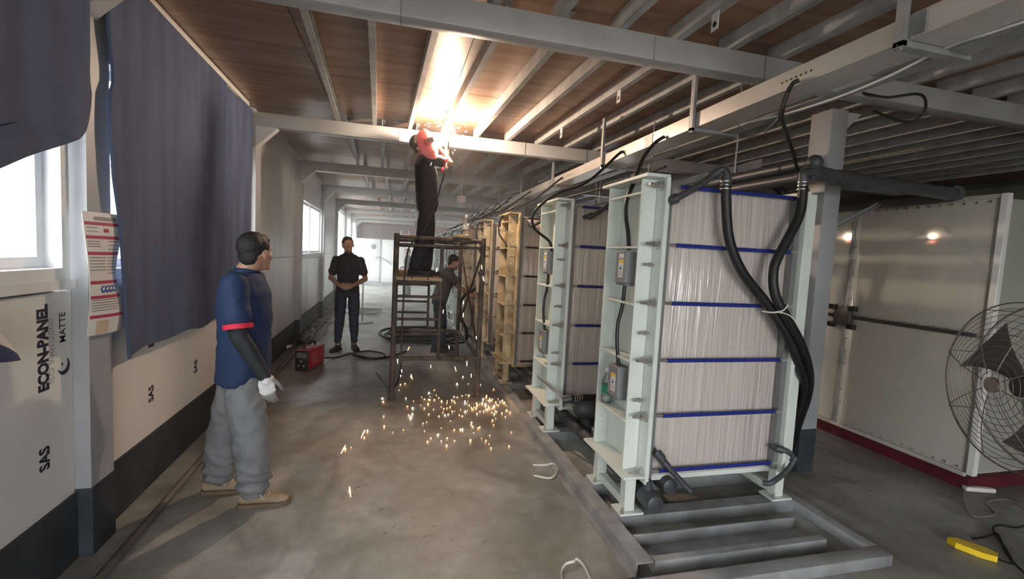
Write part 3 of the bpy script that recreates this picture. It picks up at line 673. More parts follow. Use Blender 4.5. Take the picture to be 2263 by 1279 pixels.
# cable tray --------------------------------------------------------------
tr_ = thing('cable_tray', (2.1, 1, 2.61), 'long galvanised cable tray hung above the row of stacks', 'cable tray')
y0 = -.6
ends = [-.6, 1.50, 3.5, 6.0, 8.5, 11, 13.5, 16]
for a, b_ in zip(ends, ends[1:]):
    MB().box((2.0, a+.004, 2.612), (2.004, b_-.004, 2.712)).box((2.004, a+.004, 2.612), (2.20, b_-.004, 2.616)).box((2.196, a+.004, 2.616), (2.20, b_-.004, 2.712)).box((2.004, a+.004, 2.708), (2.018, b_-.004, 2.712)).build('tray_section', M_tray, tr_)
    MB().box((1.996, b_-.06, 2.62), (2.0, b_+.06, 2.705)).build('splice_plate', M_galv, tr_)
for (ya, za) in ((1.96, 2.66), (3.9, 2.66), (5.2, 2.66)):
    for k in range(7): MB().cyl((1.9985, ya+.03*k, za+.0), (1.9998, ya+.03*k, za+.0), .006, 8).build('slot_hole', M_black, tr_)
# lower cover strip beside the tray
for a, b_ in zip(ends, ends[1:]):
    MB().box((2.23, a+.004, 2.60), (2.33, b_-.004, 2.604)).build('lower_cover', M_galv, tr_)
for y in (1.52, 2.90, 4.36, 5.88, 7.5, 9.1, 10.9, 12.6):
    hg = MB().box((1.972, y-.02, 2.588), (1.994, y+.02, 3.075)).build('hanger', M_galv, tr_)
    MB().box((1.972, y-.02, 2.585), (2.36, y+.02, 2.609)).build('hanger_arm', M_galv, hg)
    MB().cyl((1.983, y, 2.575), (1.983, y, 2.60), .012, 6).build('hanger_nut', M_chrome, hg)
wc = pth([(2263, 48, 2.215), (2180, 75, 2.215), (2090, 105, 2.21), (1960, 170, 2.18), (1850, 215, 2.18), (1740, 250, 2.2), (1650, 270, 2.21), (1580, 277, 2.22)], ax='X')
solo('white_cable', MB().tube(smooth_path(wc), .006, 6), M_wirew, 'thin white cable sagging under the cable tray', 'cable')
# second, darker tray and conduits further in
t = thing('inner_tray', (3.0, 3, 2.5), 'dark inner cable tray behind the first one', 'cable tray')
MB().box((2.95, 3.3, 2.50), (3.25-.02, 16, 2.504)).box((2.95, 3.3, 2.504), (2.954, 16, 2.57)).box((3.226, 3.3, 2.504), (3.23, 16, 2.57)).build('tray_section', M_galv, t)
for y in (3.6, 5.1, 6.6, 8.1, 9.6): MB().cyl((2.94, y, 2.49), (2.94, y, 3.075), .006, 8).build('hanger', M_galv, t)
for y in (3.0, 4.2, 5.4, 6.6): MB().cyl((2.45, y, 2.36), (2.45, y, 3.075), .006, 8).build('hanger', M_galv, t)
for (x, z, lb) in ((4.6, 2.82, 'thin shiny conduit under the dark ceiling, left of three'), (5.1, 2.80, 'thin shiny conduit under the dark ceiling, middle of three'), (5.7, 2.78, 'thin shiny conduit under the dark ceiling, right of three')):
    solo('ceiling_conduit', MB().tube([(x, 3.2, z), (x-.3, 15, z)], .014, 8), M_chrome, lb, 'conduit', 'conduits under the dark ceiling')
# steel columns -----------------------------------------------------------
for k, (y, lb) in enumerate(((2.94, 'grey steel column between the nearest stack and the tank'), (5.92, 'steel column behind the second stack'), (8.74, 'steel column behind the fourth stack'), (11.74, 'steel column behind the sixth stack'))):
    t = thing('steel_column', (3.32, y+.1, 0), lb, 'column', 'steel columns behind the stacks', 'structure')
    MB().box((3.24, y, .36), (3.40, y+.19, 2.918), .006).build('shaft', M_post, t)
    MB().box((3.238, y-.002, 0), (3.402, y+.192, .36), .006).build('painted_foot', M_darkpaint, t)
    MB().prism([(3.401, y+.03, 2.917), (3.56, y+.03, 2.917), (3.401, y+.03, 2.76)], (0, .12, 0)).build('haunch', M_beam, t)
# socket on the column
t = thing('pipe_clamp', (3.2, 2.93, 2.1), 'small pale clamp bracket on the steel column', 'clamp')
MB().box((3.18, 2.99, 2.12), (3.238, 3.05, 2.20), .01).build('bracket', M_label, t); MB().cyl((3.17, 3.02, 2.16), (3.18, 3.02, 2.16), .018, 12).build('knob', M_black, t)
# tie strap and hook brackets on the joists
for (x, y, lb) in ((1650, 62, 'punched hanging bracket on a joist above the tray near the camera'), (1380, 215, 'punched hanging bracket on a joist in mid ceiling'), (1250, 295, 'punched hanging bracket on a joist near the second beam')):
    p = at(x, y, 'Z', 3.02); k_ = round((p.x-.535)/.398); mid_ = [((a_+c_)/2) for a_, c_ in bays if a_ <= p.y <= c_][0]; p.x = .535+k_*.398+DRIFT*(p.y-mid_)+.003
    mb = MB().box(p+Vector((-.002, -.03, -.05)), p+Vector((.002, .03, .052)))
    t = thing('joist_bracket', p, lb, 'bracket', 'punched brackets on the joists')
    mb.build('tab', M_label, t); MB().cyl(p+Vector((-.0035, 0, -.015)), p+Vector((.0035, 0, -.015)), .016, 12).build('hole', M_black, t)
# hanging lamp
p = at(1020, 437, 'Y', 8.2)
t = thing('pendant_lamp', p, 'small white pendant lamp hanging over the aisle', 'lamp')
MB().cyl(p+Vector((0, 0, .10)), (p.x, p.y, ZC), .006, 6).build('cord', M_wirew, t)
MB().lathe([(.02, .12), (.045, .10), (.05, .03)], 14, Matrix.Translation(p)).build('socket', M_galv, t)
MB().lathe([(.075, .03), (.08, -.02), (.07, -.08), (.04, -.09)], 16, Matrix.Translation(p)).build('shade', M_label, t)
p = at(918, 497, 'Y', 14.5)
t = thing('pendant_lamp', p, 'tiny white pendant lamp further back, left of the welder', 'lamp')
MB().cyl(p+Vector((0, 0, .10)), (p.x, p.y, ZC), .006, 6).build('cord', M_wirew, t)
MB().lathe([(.02, .12), (.045, .10), (.075, .03), (.08, -.05), (.04, -.09)], 14, Matrix.Translation(p)).build('shade', M_label, t)
# ================================================================== water tank on the right
tk = thing('water_tank', (5.5, 4.5, 0), 'big cream panelled water tank on a dark red base at the right', 'tank')
TX, TY = 4.42, 2.50
MB().box((TX-.03, TY-.03, 0), (8.2, 7.4, .10)).build('base', M_red, tk)
seamY = [2.50, 3.62, 4.74, 5.86, 6.98]
for r, (z0, z1) in enumerate(((.13, 1.20), (1.23, 2.28))):
    for a, b_ in zip(seamY, seamY[1:]):
        MB().box((TX, a+.03, z0), (TX+.02, b_-.03, z1), .006).build('panel', M_tank, tk)
    for k in range(3):
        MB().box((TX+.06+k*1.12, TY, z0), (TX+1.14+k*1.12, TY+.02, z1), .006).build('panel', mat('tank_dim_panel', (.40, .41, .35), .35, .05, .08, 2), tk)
MB().box((TX+.02, TY+.02, .10), (8.0, 6.98, 2.28)).build('shell', M_tank, tk)
for a in seamY[1:]:
    MB().box((TX-.012, a-.05, .12), (TX, a-.012, 2.29), .003).build('seam_flange', M_tank, tk); MB().box((TX-.02, a-.010, .12), (TX+.0, a+.018, 2.29), .003).build('seam_rib', M_galv, tk)
for a, b_ in zip(seamY, seamY[1:]):
    MB().box((TX-.035, a+.05, 1.20), (TX+.0, b_-.05, 1.228), .004).build('seam_rail', M_tankrail, tk)
MB().box((TX-.02, TY-.05, .12), (TX+.03, TY-.002, 2.31), .004).build('corner_strip', M_label, tk)
MB().box((TX-.03, TY+.0, .10), (TX-.001, 6.98, .13), .003).build('bottom_flange', M_tank, tk)
MB().box((TX-.01, TY, 2.28), (TX+.05, 6.98, 2.31), .003).build('top_flange', M_tank, tk)
MB().box((TX+.06, TY-.04, 1.20), (7.6, TY-.001, 1.225), .004).build('seam_rail', M_tank, tk)
bm_ = MB().cyl((-.012, 0, 0), (0, 0, 0), .010, 6).mesh('bolt', M_chrome, angle=25)
def bolt(x, y, z):
    o = link('bolt', bm_, tk); o.location = Vector((x, y, z))-OFF[tk.name]
for k in range(13): bolt(TX-.001, TY+.06+.085*k, .155); bolt(TX-.001, TY+.06+.085*k, 2.255)
for k in range(16): bolt(TX-.012, 3.62-.03, .22+.13*k)
for k in range(9): bolt(TX-.02, TY+.12+.11*k, 1.24)
cc = Vector((TX-.04, 3.62, 1.215))
cp = MB().box(cc+Vector((-.03, -.085, -.085)), cc+Vector((.02, .085, .085)), .01).build('cross_clamp', M_tankrail, tk)
for (dy, dz) in ((-.11, .09), (-.11, -.09), (.10, .09), (.10, -.09)):
    MB().box(cc+Vector((-.05, dy-.035, dz-.025)), cc+Vector((.0, dy+.035, dz+.025)), .008).build('clamp_knob', M_black, cp)
t = thing('slotted_strut', at(1830, 512, 'Y', 3.2), 'slotted steel strut slanting from the column to the tank', 'strut')
a, b_ = at(1828, 514, 'Y', 3.14), at(1945, 452, 'Y', 3.14); b_.x = min(b_.x, 4.40)
MB().bar(a, b_, .03, .006).bar(a+Vector((0, .015, .012)), b_+Vector((0, .015, .012)), .004, .03).build('channel', M_galv, t)
for k in range(7):
    p = a.lerp(b_, .08+.13*k); q = a.lerp(b_, .08+.13*k+.06); MB().bar(p-Vector((0, 0, .004)), q-Vector((0, 0, .004)), .012, .002).build('slot', M_black, t)
# far white tank at the end of the aisle
M_ftank = mat('far_white_tank', (.74, .75, .76), .35, 0, .05)
ft = thing('far_tank', (0, 22, 0), 'white panelled tank with a round hatch at the far end of the aisle', 'tank')
for i in range(4):
    for r in range(2):
        MB().box((-1.72+i*1.1, 21.8, .16+r*.98), (-.66+i*1.1, 21.85, 1.10+r*.98), .02).build('panel', M_ftank, ft)
MB().box((-1.74, 21.85, .12), (2.7, 24.6, 2.10)).build('shell', M_ftank, ft); MB().box((-1.76, 21.78, 0), (2.72, 24.6, .12)).build('base', M_galv, ft)
MB().cyl((-1.0, 21.76, 1.75), (-1.0, 21.80, 1.75), .12, 16).build('hatch', M_spacer, ft)
MB().tube(smooth_path([(-.9, 21.7, 1.25), (-.7, 21.6, 1.28), (-.35, 21.65, 1.1), (-.2, 21.7, .95)]), .02, 6).build('hose', M_spacer, ft)
for x in (-.70, .40, 1.5): MB().box((x-.03, 21.79, .12), (x+.01, 21.82, 2.1)).build('seam_rib', M_galv, ft)
t = thing('tank_ladder', (.4, 21.6, 0), 'white ladder leaning at the far white tank', 'ladder')
for x in (.15, .5): MB().box((x, 21.6, 0), (x+.04, 21.64, 2.55)).build('rail', M_label, t)
for k in range(8): MB().box((.19, 21.61, .25+.3*k), (.5, 21.63, .28+.3*k)).build('rung', M_label, t)
# ================================================================== fan
fc = Vector((0, 0, HC)) + ray(2268, 856)*(1.98/FPX)
fn = Vector((-.93, .36, .0)).normalized(); fs_ = Vector((fn.y, -fn.x, 0))
def FP(r, a, d): return fc + (fs_*math.cos(a)+Vector((0, 0, 1))*math.sin(a))*r + fn*d
t = thing('industrial_fan', (fc.x, fc.y, 0), 'round wire-guarded pedestal fan at the right edge in front of the tank', 'fan')
M_wire = mat('fan_guard_wire', (.22, .19, .16), .45, .6, .2, 30)
R0 = .365
gd = MB()
for k in range(12):
    r = .06+(R0-.06)*k/11; d = .045+.085*(1-(r/R0)**2.2)
    gd.tube([FP(r, 2*PI*j/56, d) for j in range(57)], .0014, 5, False)
    gd.tube([FP(r, 2*PI*j/56, -.09-.03*(1-(r/R0)**2)) for j in range(57)], .0014, 5, False)
gdo = gd.build('guard', M_wire, t)
rg = MB(); rg.tube([FP(R0, 2*PI*j/64, .04) for j in range(65)], .003, 6, False); rg.tube([FP(R0, 2*PI*j/64, -.08) for j in range(65)], .003, 6, False); rg.build('guard_rim', M_wire, t)
for k in range(8):
    a = 2*PI*k/8+.25
    MB().tube([FP(.05+(R0-.05)*j/8, a, .05+.085*(1-((.05+(R0-.05)*j/8)/R0)**2.2)) for j in range(9)]+[FP(R0, a, -.08)], .0024, 5).build('guard_spoke', M_wire, t)
MB().tube([FP(0, 0, .128), FP(0, 0, .140)], .034, 16).build('hub_cap', M_wire, t)
bl_ = MB()
for k in range(3):
    a0 = 2*PI*k/3+.5; b1 = MB()
    P1 = [FP(.05+.27*i/5, a0-.35*(.3+i/5), .02) for i in range(6)]; P2 = [FP(.05+.27*i/5, a0+.35*(.3+i/5), -.05) for i in range(6)]
    vs = P1+P2+[p-fn*.003 for p in P1+P2]; fs = []
    for i in range(5): fs += [(i, i+1, i+7, i+6), (12+i, 12+i+6, 12+i+7, 12+i+1)]
    fs += [(0, 6, 18, 12), (5, 17, 23, 11)]+[(i, 12+i, 13+i, i+1) for i in range(5)]+[(6+i, 7+i, 19+i, 18+i) for i in range(5)]
    b1.add(vs, fs).build('blade', mat('dull_blade', (.10, .10, .095), .5, .3), t)
MB().tube([FP(0, 0, .03), FP(0, 0, -.06)], .045, 16).build('hub', M_black, t)
MB().tube([FP(0, 0, -.07), FP(0, 0, -.09), FP(0, 0, -.28), FP(0, 0, -.30)], [.06, .085, .085, .06], 18).build('motor', M_black, t)
sb = fc-fn*.2
MB().tube([(sb.x, sb.y, .05), (sb.x, sb.y, fc.z-.07)], .022, 10).build('pole', M_black, t)
MB().lathe([(.25, 0), (.25, .03), (.06, .05), (.03, .08)], 24, Matrix.Translation((sb.x, sb.y, 0))).build('stand_base', M_black, t)
# small things on the floor at the right
a, b_ = at(2093, 1192, 'Z', .02), at(2205, 1232, 'Z', .02)
d = (b_-a); d.z = 0; ln = d.length; d.normalize(); n_ = Vector((-d.y, d.x, 0)); up = Vector((0, 0, 1))
t = thing('power_strip', (a+b_)/2*1.0, 'yellow multi-socket power strip on the floor at lower right', 'power strip')
P = [(0, 0), (.04, .040), (ln-.06, .048), (ln, .028), (ln, -.028), (ln-.06, -.048), (.04, -.040)]
MB().prism([Vector((a.x, a.y, .002))+d*x+n_*y for x, y in P], (0, 0, .035)).build('body', M_yellow, t)
for k in range(3):
    c = a+d*(.07+.055*k); MB().cyl((c.x, c.y, .0375), (c.x, c.y, .0385), .014, 10).build('socket', mat('socket_tan', (.6, .45, .1), .5), t)
c1_ = b_+d*.0
MB().tube(smooth_path([Vector((c1_.x, c1_.y, .012)), c1_+d*.06+n_*.0, at(2225, 1215, 'Z', .01), at(2195, 1170, 'Z', .01), at(2210, 1160, 'Z', .01), at(2250, 1165, 'Z', .01), at(2290, 1150, 'Z', .01)]), .006, 6).build('cord', M_rubber, t)
solo('floor_cable', MB().tube(smooth_path([at(2150, 1190, 'Z', .008), at(2180, 1185, 'Z', .008), at(2205, 1180, 'Z', .008), at(2230, 1230, 'Z', .008), at(2290, 1290, 'Z', .008)]), .006, 6), M_rubber, 'black flex curling behind the yellow power strip', 'cable')
a = at(2130, 1083, 'Z', 0); b_ = at(2195, 1088, 'Z', 0)
t = thing('plug_adapter', (a+b_)/2, 'pale plug adapter lying at the foot of the tank', 'adapter')
MB().bar(a+Vector((0, 0, .02)), b_+Vector((0, 0, .02)), .05, .035, bev=.008).build('body', M_strap, t)
MB().tube(smooth_path([a+Vector((0, 0, .012)), at(2130, 1110, 'Z', .006), at(2150, 1140, 'Z', .006), at(2200, 1135, 'Z', .006), at(2180, 1110, 'Z', .006), at(2230, 1105, 'Z', .006), at(2290, 1140, 'Z', .006)]), .004, 6).build('cord', mat('beige_flex', (.30, .26, .22), .6), t)
def strapo(pts, lb):
    mb = MB(); P = smooth_path([at(x, y, 'Z', z) for x, y, z in pts], 5)
    for i in range(len(P)-1): mb.bar(P[i], P[i+1]+(P[i+1]-P[i])*.1, .003, .014)
    solo('plastic_strap', mb, M_strap, lb, 'strap', 'scraps of white strapping')
strapo([(1178, 1027, .01), (1205, 1027, .015), (1222, 1024, .02), (1232, 1036, .02), (1226, 1050, .015), (1212, 1056, .012), (1180, 1050, .01)], 'bent white plastic strap on the floor by the skid')
strapo([(1246, 1300, .01), (1240, 1265, .015), (1250, 1246, .02), (1268, 1240, .03), (1275, 1235, .02), (1290, 1250, .02), (1305, 1282, .01)], 'white plastic strap loop at the bottom edge of the picture')
# green-label bottle on the nearest stack
def bottle(p, lb, mlab, s=1.0, clear=M_plast):
    t = thing('water_bottle', p, lb, 'bottle'); M = Matrix.Translation(p) @ Matrix.Scale(s, 4)
    MB().lathe([(.024, 0), (.031, .006), (.032, .05), (.029, .056), (.032, .062), (.032, .12), (.030, .14), (.014, .185), (.013, .20)], 18, M).build('body', clear, t)
    MB().lathe([(.0325, .066), (.0328, .068), (.0328, .116), (.0325, .118)], 18, M).build('label_band', mlab, t)
    MB().lathe([(.0155, .195), (.0155, .216), (.013, .218)], 14, M).build('cap', M_label, t)
    return t
bottle(Vector((1.452, 2.87, .664)), 'clear water bottle with green label standing on the nearest stack', M_green, 1.12)
# pump block and bellows between the first two stacks
t = thing('strainer_pump', (1.62, 3.62, .3), 'bulky dark strainer body under the second stack', 'pump')
MB().ell((1.66, 3.62, .36), (.13, .12, .10)).build('body', M_pvc, t); MB().cyl((1.50, 3.60, .46), (1.95, 3.58, .46), .030, 12).build('bellows_hose', M_rubber, t)
MB().tube(smooth_path([(1.42, 3.62, .44), (1.50, 3.60, .46)], 3), .036, 12).build('inlet', M_pvc, t); MB().tube([(1.66, 3.62, .1), (1.66, 3.62, .36)], .05, 12).build('outlet', M_pvc, t)
for k in range(4): MB().cyl((1.515+.022*k, 3.60, .46), (1.523+.022*k, 3.60, .46), .034, 12).build('clamp_ring', M_chrome, t)
solo('angled_bar', MB().bar((1.30, 3.95, .56), (1.42, 3.60, .47), .02, .02), M_galv, 'thin grey bar slanting along the foot of the second stack', 'bar')

# hoses behind the first stacks, seen mirrored in the tank panels
for k, lb in ((0, 'thick black hose behind the nearest stack'), (1, 'thick black hose behind the second stack'), (2, 'thick black hose behind the yellow stack')):
    px, y0 = RK[k]
    for j, dy in enumerate((.30, .50)):
        q = [Vector((px+1.17, y0+dy, 2.28)), Vector((px+1.30, y0+dy+.01, 2.24)), Vector((px+1.36, y0+dy+.03, 2.0)), Vector((px+1.34, y0+dy+.05, 1.5)), Vector((px+1.36, y0+dy-.02, 1.0)), Vector((px+1.30, y0+dy, .6)), Vector((px+1.10, y0+dy, .42)), Vector((px+1.02, y0+dy, .40))]
        solo('rear_hose', MB().tube(smooth_path(q), .030, 10), M_rubber, lb+(', nearer strand' if j == 0 else ', farther strand'), 'hose', 'hoses behind the stacks')
t = thing('slotted_rail', (2.9, 2.5, 1.66), 'slotted steel rail fixed behind the row of stacks', 'rail')
MB().box((2.80, 2.95, 1.64), (2.806, 8.0, 1.70)).build('rail', M_galv, t)
for k in range(19): MB().box((2.8062, 3.0+.25*k, 1.662), (2.8072, 3.13+.25*k, 1.678)).build('slot', M_label, t)

q = pth([(1905, 205, 3.2), (1960, 215, 3.3), (2030, 208, 3.4), (2046, 232, 3.42), (2030, 262, 3.4), (1990, 268, 3.35), (1930, 245, 3.25)], ax='X')
solo('ceiling_cable_loop', MB().tube(smooth_path(q), .009, 8), M_rubber, 'black cable loop hanging under the beam right of the column', 'cable')

rq = random.Random(21)
for k in range(6):
    y = 8.2+1.1*k; q = [Vector((2.02, y, 2.70)), Vector((1.93, y-.1, 2.66)), Vector((1.75+rq.uniform(-.1, .1), y+.3, 2.38)), Vector((1.62+rq.uniform(-.1, .1), y+.9, 2.27)), Vector((1.55, y+1.5, 2.24))]
    solo('bundle_cable', MB().tube(smooth_path(q), .012, 6), M_rubber, 'slack black cable in the bundle above the far stacks, '+('nearest', 'second', 'third', 'fourth', 'fifth', 'farthest')[k]+' from the camera', 'cable', 'cable bundle above the far stacks')
# ================================================================== scaffold
S0, S1, SXa, SXb = 5.12, 6.95, 0.0, .95
t = thing('scaffold', (.47, 6, 0), 'rusty steel mobile scaffold that the welder stands on', 'scaffold')
def tb(name, p, q, r=.021, mt=M_rust, par=None): return MB().cyl(p, q, r, 10).build(name, mt, par or t)
for (x, y) in ((SXa, S0), (SXb, S0), (SXa, S1), (SXb, S1)):
    lg = tb('leg', (x, y, .02), (x, y, 1.83), .030)
    MB().cyl((x, y, 0), (x, y, .02), .045, 12).build('base_plate', M_rust, lg)
for y in (S0, S1):
    tb('top_rail', (SXa, y, 1.795), (SXb, y, 1.795)); tb('top_rail', (SXa, y, 1.715), (SXb, y, 1.715), .016)
    tb('bottom_rail', (SXa, y, .46), (SXb, y, .46), .024); tb('ladder_stile', (.49, y, .46), (.49, y, 1.715), .018)
    for z in (1.15, .90, .735): tb('rung', (SXa, y, z), (.49, y, z), .016)
    tb('platform_bar', (SXa, y, 1.305), (.49, y, 1.305), .02)
for x in (SXa, SXb):
    tb('side_rail', (x, S0, 1.795), (x, S1, 1.795)); tb('side_rail', (x, S0, .46), (x, S1, .46))
tb('side_brace', (SXb, S0, .5), (SXb, S1, 1.70), .014); tb('side_brace', (SXb, S1, .5), (SXb, S0, 1.70), .014)
for (x0, x1) in ((.01, .17), (.18, .34), (.35, .50)):
    MB().box((x0, S0-.05, 1.327), (x1, S1+.05, 1.366), .004).build('plank', M_wood, t)
tl = MB().box((.60, S0-.03, 1.818), (.80, S1+.03, 1.845), .004).build('top_plank', M_wood, t)
p = at(1003, 527, 'Z', 1.846); bp_ = Vector((.68, p.y, 1.8455)); bp_.x = max(.63, min(.77, p.x))
bottle(Vector((p.x if .62 < p.x < .78 else .66, 5.22, 1.8455)), 'clear drink bottle standing on top of the scaffold', M_label, 1.1)
solo('tape_roll', MB().lathe([(.045, 0), (.05, .002), (.05, .016), (.045, .018), (.028, .018), (.028, .0)], 18, Matrix.Translation((.735, 5.30, 1.8455))), M_yellow, 'yellow tape lying on top of the scaffold by the bottle', 'tape')
# ================================================================== welding machine and cables
a, b_, c = at(680, 822, 'Z', 0), at(722, 800, 'Z', 0), at(655, 820, 'Z', 0)
d = (b_-a); d.z = 0; ln = .50; d.normalize(); n_ = Vector((-d.y, d.x, 0))
Mm = Matrix(((d.x, n_.x, 0, a.x), (d.y, n_.y, 0, a.y), (0, 0, 1, 0), (0, 0, 0, 1)))
t = thing('welding_machine', a, 'red portable welding machine with black front on the floor by the left wall', 'welding machine')
MB().box((.03, 0, .02), (ln, .17, .285), .018, Mm).build('case', M_wred, t)
MB().box((0, -.004, .01), (.035, .174, .275), .01, Mm).build('front_panel', M_black, t)
for (y, z) in ((.05, .08), (.12, .08)): MB().cyl(Mm @ Vector((-.02, y, z)), Mm @ Vector((0, y, z)), .016, 10).build('socket', M_chrome, t)
MB().box((-.004, .02, .18), (0, .15, .25), 0, Mm).build('display', M_spacer, t); MB().cyl(Mm @ Vector((-.02, .085, .14)), Mm @ Vector((0, .085, .14)), .018, 12).build('knob', M_chrome, t)
MB().tube(smooth_path([Mm @ Vector(q) for q in ((.06, .085, .28), (.10, .085, .345), (.22, .085, .36), (.34, .085, .345), (.38, .085, .28))]), .014, 8).build('handle', M_black, t)
for k in range(5): MB().box((.12+.0, -.0022, .08+.032*k), (.25, -.0005, .10+.032*k), 0, Mm).build('printed_block', mat('faded_print', (.50, .14, .15), .6), t)
for (x, z) in ((.03, 0), (.45, 0)):
    MB().box((x, .01, 0), (x+.03, .16, .02), 0, Mm).build('foot', M_black, t)
MB().box((.10, .02, .2855), (.26, .15, .31), .012, Mm).build('glove_rag', mat('pink_rag', (.5, .32, .29), .8, 0, .2, 20), t)
e_ = b_+Vector((0, 0, .04))
q = [Mm @ Vector((ln, .08, .08)), at(740, 790, 'Z', .012), at(775, 781, 'Z', .012), at(815, 775, 'Z', .012), at(850, 782, 'Z', .012), at(842, 790, 'Z', .012), at(800, 790, 'Z', .012), at(780, 782, 'Z', .012), at(830, 792, 'Z', .012), at(880, 782, 'Z', .012), at(900, 775, 'Z', .012)]
solo('welding_lead', MB().tube(smooth_path(q), .011, 8), M_rubber, 'black welding lead looping on the floor right of the red machine', 'cable')
q = [at(690, 765, 'Z', .006), at(712, 742, 'Z', .006), at(722, 735, 'Z', .006), at(722, 722, 'Z', .006), at(738, 712, 'Z', .006)]
solo('thin_floor_wire', MB().tube(smooth_path(q), .006, 6), M_rubber, 'thin dark wire zigzagging on the floor left of the standing man', 'cable')
tq = [ARC+Vector((.02, .0, -.16)), Vector((.53, 5.34, 2.80)), at(985, 370, 'Y', 5.10), at(962, 450, 'Y', 5.08), at(938, 508, 'Y', 5.06), at(905, 545, 'Y', 5.16), at(895, 600, 'Y', 5.07), at(892, 660, 'Y', 5.07), at(888, 730, 'Y', 5.07), Vector((.08, 5.06, .30)), Vector((-.02, 5.5, .012)), Vector((-.2, 6.2, .012))]
solo('torch_cable', MB().tube(smooth_path(tq), .0095, 8), M_rubber, 'black torch cable hanging from the welder down the scaffold', 'cable')
# black hose coil
cc = at(930, 747, 'Z', 0)
mb = MB(); P = []
rnd = random.Random(5)
for k in range(6*28+1):
    a = 2*PI*k/28; tn = k/28; r = .62+.10*math.sin(tn*2.1+.5); P.append(Vector((cc.x+.05*math.sin(tn*3)+r*math.cos(a), cc.y+.05*math.cos(tn*2)+r*math.sin(a)*.95, .03+.018*tn+.012*math.sin(a*2+tn))))
solo('hose_coil', mb.tube(P, .024, 8), M_rubber, 'coiled thick black hose on the floor behind the scaffold', 'hose')
# round-foot stand behind the man, bars on the floor
p = at(800, 712, 'Z', 0)
t = thing('post_stand', p, 'thin grey post on a round flat foot behind the standing man', 'stand')
MB().lathe([(.24, 0), (.24, .02), (.05, .03)], 24, Matrix.Translation(p)).build('foot', M_spacer, t); MB().cyl(p+Vector((0, 0, .03)), p+Vector((0, 0, .95)), .018, 10).build('pole', M_galv, t)
p = at(812, 690, 'Z', 0)
for k, (dx, dy, rz, lb) in enumerate(((0, 0, .1, 'grey steel offcut on the floor behind the post stand, longest'), (.05, .5, .0, 'grey steel offcut lying behind the others'), (-.05, -.25, -.15, 'grey steel offcut nearest the post stand foot'))):
    c = p+Vector((dx, dy, .03)); v = Vector((math.cos(rz), math.sin(rz), 0))*.3
    solo('steel_offcut', MB().bar(c-v, c+v, .05, .05), M_galv, lb, 'offcut', 'steel offcuts on the floor')
# crumpled sheeting at the wall foot
def crumple(c, r, sd, flat=.6):
    mb = MB().ell((0, 0, 0), r, su=22, sv=14)
    for v in mb.v:
        n = noise.noise(v*9+Vector((sd, 0, 0)))*.45+noise.noise(v*25+Vector((0, sd, 0)))*.25; v *= 1+n; v.z = max(v.z*flat, -r[2]*.45)
    z = min(v.z for v in mb.v)
    for v in mb.v: v += Vector(c)-Vector((0, 0, z))
    return mb
c = at(643, 757, 'Z', 0); c.x = XW(c.y)+.19; solo('plastic_sheet', crumple(c, (.11, .28, .13), 1.3), mat('dark_sheeting', (.05, .06, .08), .4, 0, .5, 8), 'dark crumpled plastic sheeting at the foot of the left wall', 'sheeting', angle=25)
c = at(632, 770, 'Z', 0); solo('white_rag', crumple(c, (.08, .10, .06), 4.3), M_label, 'small white crumpled rag beside the dark sheeting', 'rag', angle=25)
c = at(658, 735, 'Z', 0); c.x = XW(c.y)+.16; solo('clear_wrap', crumple(c, (.07, .14, .10), 7.3), mat('grey_film', (.35, .37, .39), .25, 0, .3, 9), 'ball of grey film wrap by the skirting', 'film', angle=25)
# thin wires tangled further along the conduit
for k in range(3):
    c = at(735-6*k, 690+8*k, 'Z', .006); mb = MB().tube(smooth_path([c+Vector((.35*math.cos(a*1.1+k), .45*math.sin(a+k)*1.0, 0)) for a in (0, .9, 1.8, 2.7, 3.6)]), .006, 6)
    solo('loose_wire', mb, M_rubber, ['loose dark wire by the conduit, farthest', 'loose dark wire by the conduit, middle', 'loose dark wire by the conduit, nearest'][k], 'cable')
# ================================================================== arc, spatter, smoke
M_arc = mat('arc_core', (1, 1, 1), .5, 0, 0, emit=(1, .97, .95), estr=120)
M_spark = mat('hot_spatter', (1, .5, .2), .5, 0, 0, emit=(1, .46, .16), estr=9)
M_sparkw = mat('white_hot_spatter', (1, .8, .6), .5, 0, 0, emit=(1, .86, .66), estr=16)
for mm_ in (M_arc, M_spark, M_sparkw): mm_.cycles.emission_sampling = 'NONE'
arc = thing('welding_arc', ARC, 'blinding white welding arc under the ceiling joist', 'arc')
MB().ell(ARC, (.030, .030, .026)).build('core', M_arc, arc)
MB().tube([ARC+Vector((.002, .0, -.03)), ARC+Vector((.01, .09, -.10))], [.003, .0045], 8).build('electrode', M_rust, arc)
ld = bpy.data.lights.new('arc_light', 'POINT'); ld.energy = ARC_POWER; ld.color = (1, .76, .55); ld.shadow_soft_size = .035
lo = bpy.data.objects.new('arc_light', ld); C.objects.link(lo); lo.location = ARC+Vector((0, .0, -.085))
rnd = random.Random(11)
mb = MB(); mbw = MB()
def drop(m_, p, d, ln, r):
    d = d.normalized(); m_.tube([p, p+d*ln*.3, p+d*ln], [r*.5, r, r*.35], 5)
for k in range(90):
    d = Vector((rnd.gauss(0, 1), rnd.gauss(0, .7), rnd.gauss(-.35, .8))).normalized(); r = abs(rnd.gauss(.10, .12))+.03
    p = ARC+d*r
    if p.z > 3.06: continue
    drop(mbw if rnd.random() < .75 else mb, p, d, rnd.uniform(.012, .04), rnd.uniform(.0012, .0026))
for k in range(13):
    a = rnd.uniform(-.1, .8); p = Vector((rnd.uniform(0, .95), rnd.uniform(4.95, 5.1), rnd.uniform(.2, 2.4))); drop(mbw, p, Vector((rnd.gauss(0, .12), 0, -1)), rnd.uniform(.03, .06), .0024)
